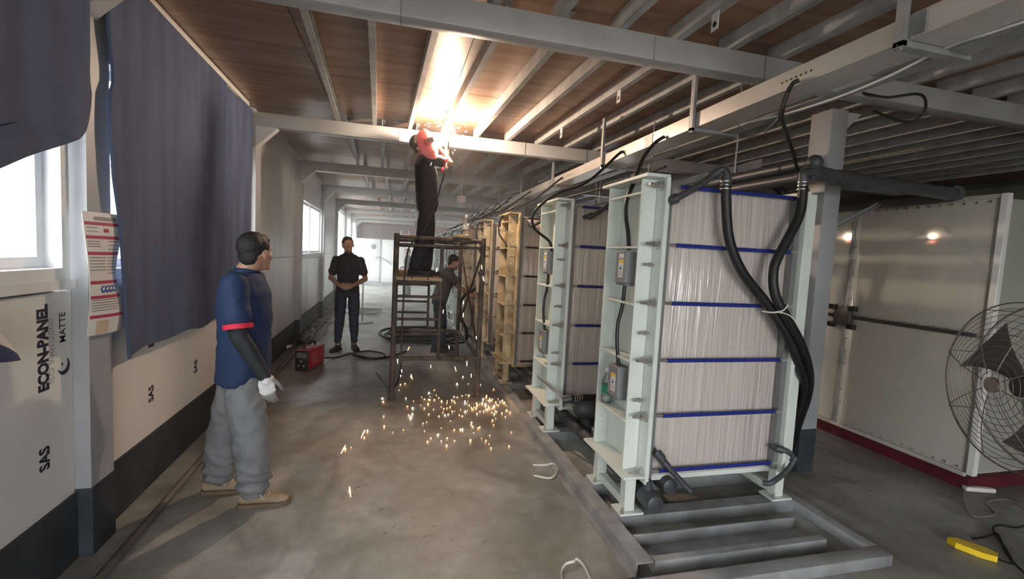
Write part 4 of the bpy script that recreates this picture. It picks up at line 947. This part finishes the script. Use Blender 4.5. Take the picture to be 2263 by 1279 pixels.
# measured groups of spatter on the floor
spots = [(885, 830), (908, 833), (1023, 832), (885, 850), (895, 848), (882, 862), (1010, 848), (1035, 848), (1062, 850), (948, 868), (960, 862), (845, 880), (847, 888), (897, 880), (914, 886), (938, 882), (960, 884), (900, 898), (912, 901), (930, 895), (938, 902), (958, 905), (848, 920), (903, 917), (849, 942), (812, 952), (805, 966), (868, 955), (935, 935), (943, 933), (938, 952), (968, 960), (952, 968), (945, 976), (988, 968), (1004, 950), (1022, 948), (1045, 942), (1060, 944), (1082, 962), (1074, 974), (1085, 990), (1125, 986), (763, 992), (776, 988), (1170, 960), (1172, 968), (772, 1085), (1018, 905), (1042, 934), (1056, 946), (1130, 955)]
for k in range(110):
    spots.append((rnd.gauss(1085, 34) if rnd.random() < .62 else rnd.uniform(930, 1120), rnd.gauss(898, 16)))
for k in range(28): spots.append((rnd.uniform(880, 1100), rnd.uniform(870, 985)))
for (x, y) in spots:
    p = at(x, y, 'Z', .006)
    if p.x > 1.23: continue
    s_ = rnd.uniform(.0025, .0062)
    (mb if rnd.random() < .8 else mbw).ell(p+Vector((0, 0, s_*.5)), (s_, s_, s_*rnd.uniform(.8, 2.2)), su=6, sv=4)
for (x, y) in ((908, 832), (772, 1085), (763, 992), (806, 958), (1005, 815), (1052, 800), (905, 770)):
    p = at(x, y, 'Z', .10); drop(mb, p+Vector((0, 0, .03)), Vector((rnd.gauss(0, .3), 0, -1)), .07, .0042)
o = mb.build('spatter', M_spark); tag(o, 'orange welding spatter raining from the arc and scattered on the floor', 'sparks', kind='stuff')
o = mbw.build('spatter', M_sparkw); tag(o, 'white-hot welding spatter around the arc and on the floor', 'sparks', kind='stuff')

c = Vector((1.60, 2.80, 2.172)); solo('pink_cloth', crumple(c, (.05, .08, .06), 2.3), mat('pink_cloth', (.45, .10, .22), .8, 0, .2, 20), 'small pink cloth on top of the nearest stack', 'cloth', angle=25)
# ================================================================== people
M_skin = mat('skin', (.42, .24, .165), .5, 0, .08, 12); M_skin.node_tree.nodes['Principled BSDF'].inputs['Subsurface Weight'].default_value = .05
M_hair = mat('black_hair', (.010, .010, .012), .6, 0, .3, 60, .5, 120, stretch=(1, 3, 1))
M_eye = mat('eye_white', (.7, .7, .68), .2, 0, 0); M_iris = mat('eye_dark', (.02, .012, .01), .1, 0, 0)
M_navy = mat('navy_polo', (.010, .026, .082), .8, 0, .12, 8, .15, 180); M_redtrim = mat('red_trim', (.62, .02, .06), .7, 0, .05)
M_greytr = mat('grey_trousers', (.185, .19, .205), .8, 0, .15, 7, .2, 160)
M_blackcl = mat('black_cloth', (.010, .011, .018), .8, 0, .2, 8, .15, 160); M_sleeve = mat('dark_sleeve', (.016, .018, .022), .75, 0, .1)
M_glove = mat('white_glove', (.70, .70, .72), .8, 0, .08, 30, .3, 200); M_glovef = mat('grey_glove_fingers', (.22, .22, .22), .7, 0, .1)
M_shoe = mat('tan_suede', (.30, .23, .155), .8, 0, .15, 20, .1, 120); M_sole = mat('brown_sole', (.13, .09, .06), .7, 0, .2); M_shoeb = mat('black_shoe', (.012, .012, .014), .6, 0, .1)
M_lace = mat('cream_lace', (.55, .50, .42), .8, 0, .05)
M_blujean = mat('dark_blue_trousers', (.016, .022, .045), .8, 0, .15); M_greysh = mat('dusty_grey_shirt', (.11, .10, .095), .85, 0, .15, 9, .15, 160)
def remesh(mb, vox, name, mt, M=None, it=3, wr=0, ws=9, seed=0, ridge=False):
    me = bpy.data.meshes.new(name); me.from_pydata([(M @ v) if M is not None else v for v in mb.v], [], mb.f); me.update()
    bm = bmesh.new(); bm.from_mesh(me); bmesh.ops.recalc_face_normals(bm, faces=bm.faces[:]); bm.to_mesh(me); bm.free()
    o = bpy.data.objects.new('tmp', me); C.objects.link(o); md = o.modifiers.new('r', 'REMESH'); md.mode = 'VOXEL'; md.voxel_size = vox
    s_ = o.modifiers.new('s', 'SMOOTH'); s_.factor = .5; s_.iterations = it
    dg = bpy.context.evaluated_depsgraph_get(); out = bpy.data.meshes.new_from_object(o.evaluated_get(dg)); bpy.data.objects.remove(o); bpy.data.meshes.remove(me)
    out.name = name
    if wr:
        nn = [v.normal.copy() for v in out.vertices]
        for v, n in zip(out.vertices, nn):
            q = v.co; h = noise.noise(Vector((q.x*ws, q.y*ws, q.z*ws*.55+q.x*4+seed)))+.5*noise.noise(Vector((q.x*ws*2.1+q.z*3, q.y*ws*2.1, q.z*ws*1.3+seed)))
            
            if ridge:
                g = noise.noise(Vector((q.x*9+q.z*7+seed, q.y*10-q.z*3, q.z*7-q.x*8))); g2 = noise.noise(Vector((q.x*6-q.z*8, q.y*8+q.z*3, q.z*4+q.x*5+seed*2))); g3 = noise.noise(Vector((q.x*16+seed, q.y*16, q.z*20)))
                h = h*.15+(.8-2.4*abs(g))*.7+(.7-2.2*abs(g2))*.7+g3*.25
                if q.z < .34 and ridge == 2: h += 1.1*math.sin(q.z*95+q.x*14+3*noise.noise(q*9))*max(0, 1-abs(q.z-.17)/.15)
            v.co = q+n*(h*wr)
    out.materials.clear(); out.materials.append(mt); out.polygons.foreach_set('use_smooth', [True]*len(out.polygons)); return out
def limb(mb, pts, seg=14):
    """chain of (point, radius) with rounded joints"""
    P = [Vector(p) for p, r in pts]; R = [r for p, r in pts]
    for i in range(len(P)-1):
        n = 4
        d = (P[i+1]-P[i]); mb.tube([P[i]+d*k/n for k in range(n+1)], [R[i]+(R[i+1]-R[i])*k/n for k in range(n+1)], seg)
    for p, r in zip(P, R): mb.ell(p, r*1.0, su=14, sv=9)
    return mb
def torso(mb, rows, base, top, side, infl=0):
    """rows: (t 0..1 from base to top, half depth, half width, forward shift)"""
    base, top, side = Vector(base), Vector(top), Vector(side).normalized(); up = (top-base).normalized(); fw = side.cross(up).normalized()
    mb.loft([(base+(top-base)*t_+fw*sh, fw*(a+infl), side*(b_+infl)) for (t_, a, b_, sh) in rows], 24)
    return mb
def head_prims(mb, H):
    def e(c, r): mb.ell(H @ Vector(c), r, H.to_3x3(), 18, 12)
    e((-.012, 0, .022), (.096, .076, .094)); e((.024, 0, -.028), (.066, .061, .085)); e((.034, 0, -.078), (.050, .046, .038))
    e((.082, 0, -.068), (.012, .024, .010)); e((.074, 0, -.100), (.020, .022, .016)); e((.076, 0, .020), (.015, .048, .012))
    mb.tube([H @ Vector((.086, 0, .004)), H @ Vector((.098, 0, -.016)), H @ Vector((.104, 0, -.034)), H @ Vector((.090, 0, -.044))], [.009, .011, .014, .012], 10)
    for s_ in (-1, 1):
        e((-.006, s_*.080, -.014), (.020, .011, .032)); e((.052, s_*.040, -.030), (.030, .022, .026))
def hair_prims(mb, H):
    def e(c, r): mb.ell(H @ Vector(c), r, H.to_3x3(), 18, 12)
    e((-.024, 0, .038), (.098, .085, .090)); e((.018, 0, .072), (.062, .064, .044)); e((-.062, 0, -.018), (.044, .066, .066)); e((.0, 0, .03), (.055, .083, .055))
def hand_prims(mb, w_, d, n, side, curl=.5, s=1.0, thumb=.6, palm_only=False, fingers_only=False):
    """w_ wrist, d towards the fingers, n out of the back of the hand, side = direction of the thumb"""
    d, n = Vector(d).normalized(), Vector(n); n = (n-d*n.dot(d)).normalized(); sd = d.cross(n).normalized()*(1 if side > 0 else -1); w_ = Vector(w_)
    if not fingers_only:
        R = Matrix((d, sd, n)).transposed()
        mb.ell(w_+d*.045*s, (.056*s, .042*s, .019*s), R); mb.ell(w_+d*.075*s, (.030*s, .043*s, .016*s), R); mb.ell(w_+d*.03*s+sd*.022*s-n*.006*s, (.035*s, .020*s, .018*s), R); mb.ell(w_, (.030*s, .027*s, .023*s), R)
    if not palm_only:
        for k, ln in enumerate((.072, .080, .074, .058)):
            o = (.030-.020*k)*s; p = w_+d*(.090-.004*abs(k-1))*s+sd*o; dd = d.copy(); pts = [(w_+d*.06*s+sd*o*.9, .0095*s)]; pts.append((p, .0098*s))
            for j, f in enumerate((.45, .31, .24)):
                a = curl*(.55, .75, .55)[j]; dd = (dd*math.cos(a)-n*math.sin(a)*1.0).normalized() if j == 0 else (dd*math.cos(a)+(-(n*math.cos(curl*.55)) - d*math.sin(curl*.55)).normalized()*math.sin(a)).normalized()
                p = p+dd*ln*f*s; pts.append((p, (.0090-.0008*j)*s))
            limb(mb, pts, 8)
        tp = w_+d*.025*s+sd*.034*s; td = (d*.75+sd*thumb-n*.25).normalized(); q1 = tp+td*.034*s; td2 = (d*.9+sd*thumb*.3-n*.45).normalized(); q2 = q1+td2*.028*s; q3 = q2+(td2-n*.3).normalized()*.022*s
        limb(mb, [(w_+d*.02*s+sd*.02*s, .013*s), (tp, .0125*s), (q1, .0105*s), (q2, .0095*s), (q3, .008*s)], 8)
    return mb
def shoe(parent, M, mt, msole, laces=None, s=1.0):
    """M: foot frame, x towards the toe, origin under the ankle on the ground"""
    def V(x, y, z): return M @ Vector((x*s, y*s, z*s))
    ax = M.to_3x3() @ Vector((0, 1, 0)); az = M.to_3x3() @ Vector((0, 0, 1)); 
    rows = [(-.085, .026, .030, .052), (-.07, .034, .040, .055), (-.02, .036, .046, .060), (.04, .039, .038, .050), (.10, .045, .028, .042), (.15, .044, .024, .037), (.185, .032, .018, .032), (.20, .014, .010, .028)]
    mb = MB(); mb.loft([(V(x, 0, zc), ax*(wd*s), az*(h_*s)) for (x, wd, h_, zc) in rows], 18); mb.tube([V(-.03, 0, .07), V(-.025, 0, .118)], [.046*s, .043*s], 16)
    o = link('shoe', remesh(mb, .007, 'shoe', mt, None, 3), parent)
    out = [(-.092, .02), (-.085, .034), (-.02, .041), (.05, .043), (.10, .049), (.15, .048), (.19, .036), (.212, .012)]
    poly = [V(x, y, .001) for x, y in out]+[V(x, -y, .001) for x, y in reversed(out)]
    so = MB().prism(poly, az*(.026*s)); link('sole', so.mesh('sole', msole), o)
    if laces:
        for k in range(4):
            x = .035+.022*k; z = .092-.011*k; l_ = MB().tube(smooth_path([V(x, -.030, z-.012), V(x+.004, -.012, z+.004), V(x+.006, .012, z+.004), V(x, .030, z-.012)], 4), .0035*s, 6); link('lace', l_.mesh('lace', laces), o)
        l_ = MB().tube(smooth_path([V(.03, 0, .10), V(.02, -.03, .115), V(.045, -.055, .095), V(.06, -.05, .06)], 5), .003*s, 6).tube(smooth_path([V(.03, 0, .10), V(.05, .03, .12), V(.075, .035, .10), V(.06, .01, .09)], 5), .003*s, 6); link('lace', l_.mesh('lace', laces), o)
    return o
def W(M, p): return M @ Vector(p)
def person(label, M, J, cl, vox=.008):
    """one figure: body mesh + clothing children. J in the figure's own frame, M places it"""
    s = M.to_scale()[0]; base = M.translation.copy()
    body = MB(); H = Matrix.Translation(J['head']) @ Euler(J.get('hrot', (0, 0, 0))).to_matrix().to_4x4()
    head_prims(body, H); nk = Vector(J['neck'])
    limb(body, [(nk-Vector((0, 0, .05)), .062), (nk, .058), (H @ Vector((-.022, 0, -.06)), .054)])
    sd = Vector(J['shl'])-Vector(J['shr']); side = sd.normalized()
    rows = [(0, .09, .135, 0), (.12, .10, .15, 0), (.35, .098, .138, .005), (.6, .110, .155, .008), (.82, .105, .17, .0), (.94, .075, .13, -.005), (1, .05, .07, -.005)]
    torso(body, rows, J['pelvis'], nk, side)
    for q in 'lr':
        limb(body, [(J['sh'+q], .052), (Vector(J['sh'+q]).lerp(Vector(J['el'+q]), .5), .044), (J['el'+q], .038), (Vector(J['el'+q]).lerp(Vector(J['wr'+q]), .35), .038), (J['wr'+q], .026)])
        limb(body, [(J['hp'+q], .08), (J['kn'+q], .055), (Vector(J['kn'+q]).lerp(Vector(J['an'+q]), .35), .055), (J['an'+q], .036)])
        h_ = J.get('hand'+q)
        if h_: hand_prims(body, J['wr'+q], *h_)
    bm_ = remesh(body, vox, 'person', M_skin, M, 2)
    bm_.transform(Matrix.Translation(-base)); o = bpy.data.objects.new('person', bm_); C.objects.link(o); o.location = base; OFF[o.name] = base
    tag(o, label, 'person')
    T = Matrix.Translation(-base)
    def child(name, mb, v, mt, wr=0, ws=9, it=3, seed=0, ridge=False):
        me = remesh(mb, v, name, mt, M, it, wr, ws, seed, ridge); me.transform(T); return link(name, me, o)
    hr = MB(); hair_prims(hr, H); child('hair', hr, .007, M_hair, .0035, 40, 2)
    for s_ in (-1, 1):
        me = MB().ell(H @ Vector((.070, s_*.031, .0)), (.012, .014, .009), H.to_3x3(), 12, 8).ell(H @ Vector((.0805, s_*.031, .0)), (.003, .006, .006), H.to_3x3(), 8, 6)
        mm = me.mesh('eye', [M_eye, M_iris]); n1 = 12*6+24
        for i, pz in enumerate(mm.polygons): pz.material_index = 1 if i >= len(mm.polygons)-8*6 else 0
        mm.transform(T @ M); link('eye', mm, o)
    # shirt
    sh = MB(); k = cl.get('bulk', .022)
    hem = cl.get('hem', 0); pv = Vector(J['pelvis'])-(nk-Vector(J['pelvis'])).normalized()*hem
    rows2 = [(0, .115, .165, cl.get('belly', 0)), (.15, .118, .165, cl.get('belly', 0)), (.4, .115, .152, cl.get('belly', 0)*.8), (.62, .122, .165, .008), (.82, .112, .178, 0), (.93, .082, .145, -.005), (.99, .055, .085, -.004)]
    rows2 = [(a, b_+k-.022, c_+k-.022, d_) for a, b_, c_, d_ in rows2]
    torso(sh, rows2, pv, nk, side)
    for q in 'lr':
        a, b_ = Vector(J['sh'+q]), Vector(J['el'+q]); f = cl.get('slen', .72); limb(sh, [(a+Vector((0, 0, .0)), .056+k*.22), (a.lerp(b_, .5), .056+k*.28), (a.lerp(b_, f), .058+k*.35)])
    so = child('shirt', sh, .011, cl['shirt'], cl.get('wr', .005), 9, 3, 2, True)
    cr = MB(); cr.tube([nk+Vector((.0, 0, -.035)), nk+Vector((.003, 0, .018))], [.086, .066], 18); cr.tube([nk+Vector((.05, 0, -.03)), nk+Vector((.068, 0, -.075))], [.03, .012], 10); me = remesh(cr, .008, 'collar', cl['shirt'], M, 2); me.transform(T); link('collar', me, so)
    if 'trim' in cl:
        for q in 'lr':
            a, b_ = Vector(J['sh'+q]), Vector(J['el'+q]); f = cl.get('slen', .72); rr = .058+k*.35+.004; d = (b_-a).normalized()
            me = MB().tube([a.lerp(b_, f)-d*.004+d*.062*0+d*.048, a.lerp(b_, f)+d*.072], [rr*.99, rr*.97], 20).mesh('sleeve_trim', cl['trim']); me.transform(T @ M); link('sleeve_trim', me, so)
    for i in range(2 if cl.get('buttons') else 0):
        b0 = nk+Vector((.118, 0, -.12-.06*i)); me = MB().ell(b0, .007, su=8, sv=6).mesh('button', M_label); me.transform(T @ M); link('button', me, so)
    # trousers
    tr_ = MB(); L_ = cl.get('leg', (.112, .100, .092, .080)); hz = Vector(J['pelvis'])
    mid = (Vector(J['hpl'])+Vector(J['hpr']))/2
    torso(tr_, [(0, .115, .155, 0), (.4, .122, .168, 0), (.8, .112, .158, 0), (1, .108, .152, 0)], mid-Vector((0, 0, .07)), hz+Vector((0, 0, .04)), Vector(J['hpl'])-Vector(J['hpr']))
    for q in 'lr':
        h_, kn, an = Vector(J['hp'+q]), Vector(J['kn'+q]), Vector(J['an'+q]); 
        limb(tr_, [(h_, L_[0]*.84), (h_.lerp(kn, .5), (L_[0]+L_[1])/2), (kn, L_[1]), (kn.lerp(an, .5), L_[2]), (kn.lerp(an, cl.get('tlen', .93)), L_[3])])
    to = child('trousers', tr_, .011, cl['trousers'], cl.get('twr', .006), 8, 3, 5, cl.get('ridge', 1))
    for q, yw in (('l', cl.get('toe', (.15, -.15))[0]), ('r', cl.get('toe', (.15, -.15))[1])):
        an = Vector(J['an'+q]); F = T @ M @ Matrix.Translation((an.x, an.y, an.z-.09)) @ Matrix.Rotation(yw, 4, 'Z')
        shoe(o, F, cl['shoe'], cl.get('sole', M_sole), cl.get('lace'))
    return o, T, child
R_ = math.radians
# --- the nearest man, seen from his right side, watching the welder
M1 = Matrix.Translation((-.89, 3.14, 0))
J1 = dict(pelvis=(-.03, 0, .90), neck=(-.005, 0, 1.475), head=(.05, .01, 1.592), hrot=(0, R_(-2), R_(56)), shl=(-.01, .19, 1.405), shr=(-.01, -.19, 1.405),
          ell=(-.03, .25, 1.11), elr=(.03, -.235, 1.11), wrl=(.0, .24, .87), wrr=(.165, -.215, .865), hpl=(-.05, .09, .87), hpr=(.0, -.085, .87), knl=(-.145, .14, .48), knr=(.055, -.09, .48), anl=(-.20, .14, .09), anr=(.075, -.065, .09),
          handl=((.15, 0, -1), (0, 1, 0), 1, .5))
o, T, child = person('man in navy polo with red cuff and grey trousers standing nearest, white glove', M1, J1, dict(shirt=M_navy, trousers=M_greytr, shoe=M_shoe, sole=M_sole, lace=M_lace, trim=M_redtrim, bulk=.050, belly=.02, hem=.11, slen=.62, leg=(.110, .102, .100, .086), tlen=.88, twr=.011, ridge=2, wr=.006, toe=(.05, .02)), vox=.0065)
sl = MB(); limb(sl, [(Vector(J1['shr']).lerp(Vector(J1['elr']), .86), .052), (J1['elr'], .050), (Vector(J1['elr']).lerp(Vector(J1['wrr']), .4), .048), (Vector(J1['wrr']), .036)]); child('arm_sleeve', sl, .009, M_sleeve, .004, 14)
gl_ = MB(); hd = ((.16, .02, -1), (0, -1, 0), -1); hand_prims(gl_, J1['wrr'], *hd, .45, 1.12, palm_only=True); limb(gl_, [(Vector((.152, -.215, .888)), .037), (Vector(J1['wrr']), .034), (Vector((.172, -.215, .84)), .033)]); g_ = child('glove', gl_, .0055, M_glove, .002, 30, 2)
gf = MB(); hand_prims(gf, J1['wrr'], *hd, .50, 1.12, fingers_only=True); me = remesh(gf, .005, 'glove_fingers', M_glovef, M1, 1); me.transform(T); link('glove_fingers', me, g_)
# --- man in black facing the camera
M2 = Matrix.Translation((-.735, 7.74, 0)) @ Matrix.Rotation(R_(-92), 4, 'Z') @ Matrix.Scale(1.06, 4)
J2 = dict(pelvis=(0, 0, .92), neck=(0, 0, 1.465), head=(.02, -.01, 1.60), hrot=(R_(4), R_(-8), R_(16)), shl=(0, .172, 1.365), shr=(0, -.172, 1.365), ell=(-.04, .248, 1.09), elr=(-.04, -.252, 1.09), wrl=(.20, .095, 1.0), wrr=(.20, -.09, 1.0),
          hpl=(0, .09, .88), hpr=(0, -.09, .88), knl=(.02, .10, .49), knr=(.03, -.10, .49), anl=(-.02, .115, .09), anr=(.03, -.125, .09), handl=((.25, -1, -.25), (.9, .3, .5), 1, .7), handr=((.25, 1, -.25), (.9, -.3, .5), -1, .7))
person('man in black polo and trousers facing the camera with hands joined', M2, J2, dict(shirt=M_blackcl, trousers=M_blujean, shoe=M_shoeb, sole=M_shoeb, hem=.06, slen=.62, leg=(.098, .072, .062, .050), tlen=.86, toe=(.35, -.3), bulk=.024), vox=.008)
# --- the welder on the scaffold
MW = Matrix.Translation((.27, 5.40, 1.3665)) @ Matrix.Scale(.955, 4)
JW = dict(pelvis=(.06, 0, .88), neck=(.005, 0, 1.42), head=(-.045, -.01, 1.555), hrot=(0, R_(-28), R_(-12)), shl=(.02, .18, 1.37), shr=(.01, -.18, 1.365), ell=(.28, .20, 1.36), elr=(.29, -.215, 1.335), wrl=(.27, .03, 1.565), wrr=(.165, -.20, 1.485),
          hpl=(.06, .09, .85), hpr=(.06, -.09, .85), knl=(.08, .11, .47), knr=(.03, -.10, .47), anl=(.07, .12, .09), anr=(-.06, -.10, .09), handl=((.0, -.35, 1), (.6, .6, .2), 1, .9), handr=((-.35, .25, .8), (.5, -.8, .1), -1, .95))
o, T, child = person('welder in dark clothes on the scaffold reaching up to the arc', MW, JW, dict(shirt=M_blackcl, trousers=M_blackcl, shoe=M_shoeb, sole=M_shoeb, trim=M_redtrim, hem=.05, slen=.62, leg=(.105, .092, .085, .080), tlen=.90, toe=(.2, -.25), bulk=.034), vox=.0075)
# hand-held shield
M_mask = mat('pink_shield', (.62, .16, .17), .45, 0, .06)
mc = at(945, 320, 'Y', 5.10); mn = Vector((.40, -.90, .16)).normalized(); mu = Vector((-.42, 0, .9)); mu = (mu-mn*mu.dot(mn)).normalized(); ms = mu.cross(mn)
t = thing('welding_shield', mc, 'pink hand-held welding shield in front of the welder\'s face', 'welding shield')
def sp_(u, v, d=0):   # u across, v up, -1..1
    w_ = .118*(1-.16*max(0, v)**2-.30*max(0, -v)**2.5); return mc+ms*(u*w_)+mu*(v*.165)+mn*(.05*(1-u*u)-.02*v*v+d)
nu, nv = 16, 20; mb = MB(); A = []; Bk = []
def oval(i, j):
    a = -1+2*i/nu; b2 = -1+2*j/nv; 
    # squircle mapping keeps the rim rounded
    return a*math.sqrt(1-.42*b2*b2), b2*math.sqrt(1-.42*a*a)
F = [[sp_(*oval(i, j)) for i in range(nu+1)] for j in range(nv+1)]; Gk = [[p-mn*.006 for p in row] for row in F]
vs = [p for row in F for p in row]+[p for row in Gk for p in row]; n = (nu+1)*(nv+1); fs = []
for j in range(nv):
    for i in range(nu):
        a = j*(nu+1)+i; fs += [(a, a+1, a+nu+2, a+nu+1), (n+a, n+a+nu+1, n+a+nu+2, n+a+1)]
ring = list(range(nu+1))+[j*(nu+1)+nu for j in range(1, nv+1)]+[nv*(nu+1)+i for i in range(nu-1, -1, -1)]+[j*(nu+1) for j in range(nv-1, 0, -1)]
for k in range(len(ring)): fs.append((ring[k], n+ring[k], n+ring[(k+1) % len(ring)], ring[(k+1) % len(ring)]))
mb.add(vs, fs).build('shell', M_mask, t)
wc_ = sp_(.05, .18, .008); Mw = Matrix(((ms.x, mu.x, mn.x, wc_.x), (ms.y, mu.y, mn.y, wc_.y), (ms.z, mu.z, mn.z, wc_.z), (0, 0, 0, 1)))
MB().box((-.058, -.032, -.012), (.058, .032, .006), .004, Mw).build('window_frame', M_mask, t); MB().box((-.048, -.022, .0062), (.048, .022, .0085), .001, Mw).build('dark_glass', M_black, t)
hw = W(MW, (.135, -.185, 1.535))
MB().tube([sp_(.1, -.55, -.004), hw, hw+(hw-sp_(.1, -.55))*.4], [.014, .013, .013], 10).build('handle', M_mask, t)
hl = W(MW, (.27, .02, 1.60)); t = thing('electrode_holder', hl, 'black electrode holder in the welder\'s raised hand', 'tool')
MB().tube([hl-Vector((0, -.03, .06)), hl, hl+Vector((0, -.10, .055)), ARC+Vector((.01, .09, -.10))], [.016, .016, .014, .010], 10).build('grip', M_black, t)
# --- man bending to a hose behind the scaffold
M3 = Matrix.Translation((.74, 7.62, 0))
J3 = dict(pelvis=(-.02, 0, .89), neck=(.12, 0, 1.385), head=(.19, 0, 1.495), hrot=(0, R_(18), 0), shl=(.11, .18, 1.32), shr=(.11, -.18, 1.32), ell=(.27, .20, 1.10), elr=(.28, -.20, 1.10), wrl=(.46, .06, .96), wrr=(.44, -.10, .99),
          hpl=(-.03, .09, .86), hpr=(-.03, -.09, .86), knl=(.03, .10, .47), knr=(.0, -.10, .47), anl=(.06, .11, .09), anr=(-.06, -.11, .09), handl=((.9, -.1, -.3), (.3, .9, .3), 1, 1.0), handr=((.9, .1, -.3), (.3, -.9, .3), -1, 1.0))
person('bent man in dusty grey shirt handling a hose behind the scaffold', M3, J3, dict(shirt=M_greysh, trousers=M_blujean, shoe=M_shoeb, sole=M_shoeb, hem=.05, slen=.5, leg=(.11, .095, .085, .08), tlen=.92, toe=(.15, -.1), bulk=.036), vox=.009)
q = [Vector((1.52, 7.35, 1.12)), Vector((1.38, 7.45, 1.10)), Vector((1.22, 7.52, 1.03)), Vector((1.10, 7.55, .92)), Vector((1.06, 7.6, .75)), Vector((1.10, 7.65, .55)), Vector((1.2, 7.7, .35)), Vector((1.22, 7.9, .12)), Vector((1.0, 8.2, .04))]
solo('handled_hose', MB().tube(smooth_path(q), .027, 10), M_rubber, 'black hose being bent by the man behind the scaffold', 'hose')
# --- distant man at the end of the aisle
p = at(899, 655, 'Z', 0); M4 = Matrix.Translation((p.x, p.y, 0)) @ Matrix.Rotation(R_(200), 4, 'Z')
J4 = dict(J2); J4['handl'] = None; J4['handr'] = None; J4['wrl'] = (.12, .26, .88); J4['wrr'] = (.22, -.2, 1.0)
person('tiny dark figure far down the aisle, seen through the scaffold', M4, J4, dict(shirt=M_blackcl, trousers=M_greysh, shoe=M_shoeb, sole=M_shoeb, hem=.06, slen=.62, bulk=.03), vox=.014)
# ================================================================== welding smoke hanging in the hall
M_haze = bpy.data.materials.new('welding_smoke'); M_haze.use_nodes = True
nt = M_haze.node_tree; nt.nodes.clear(); ou = nt.nodes.new('ShaderNodeOutputMaterial'); vs_ = nt.nodes.new('ShaderNodeVolumeScatter')
vs_.inputs['Color'].default_value = (.95, .97, 1, 1); vs_.inputs['Density'].default_value = .022; vs_.inputs['Anisotropy'].default_value = .2
nt.links.new(vs_.outputs[0], ou.inputs['Volume'])
hz = MB().box((-1.40, 4.9, .01), (8.8, 24.9, 3.06)).build('smoke_haze', M_haze); tag(hz, 'thin pale welding smoke hanging down the hall', 'smoke', kind='stuff')
sc.cycles.volume_bounces = 1
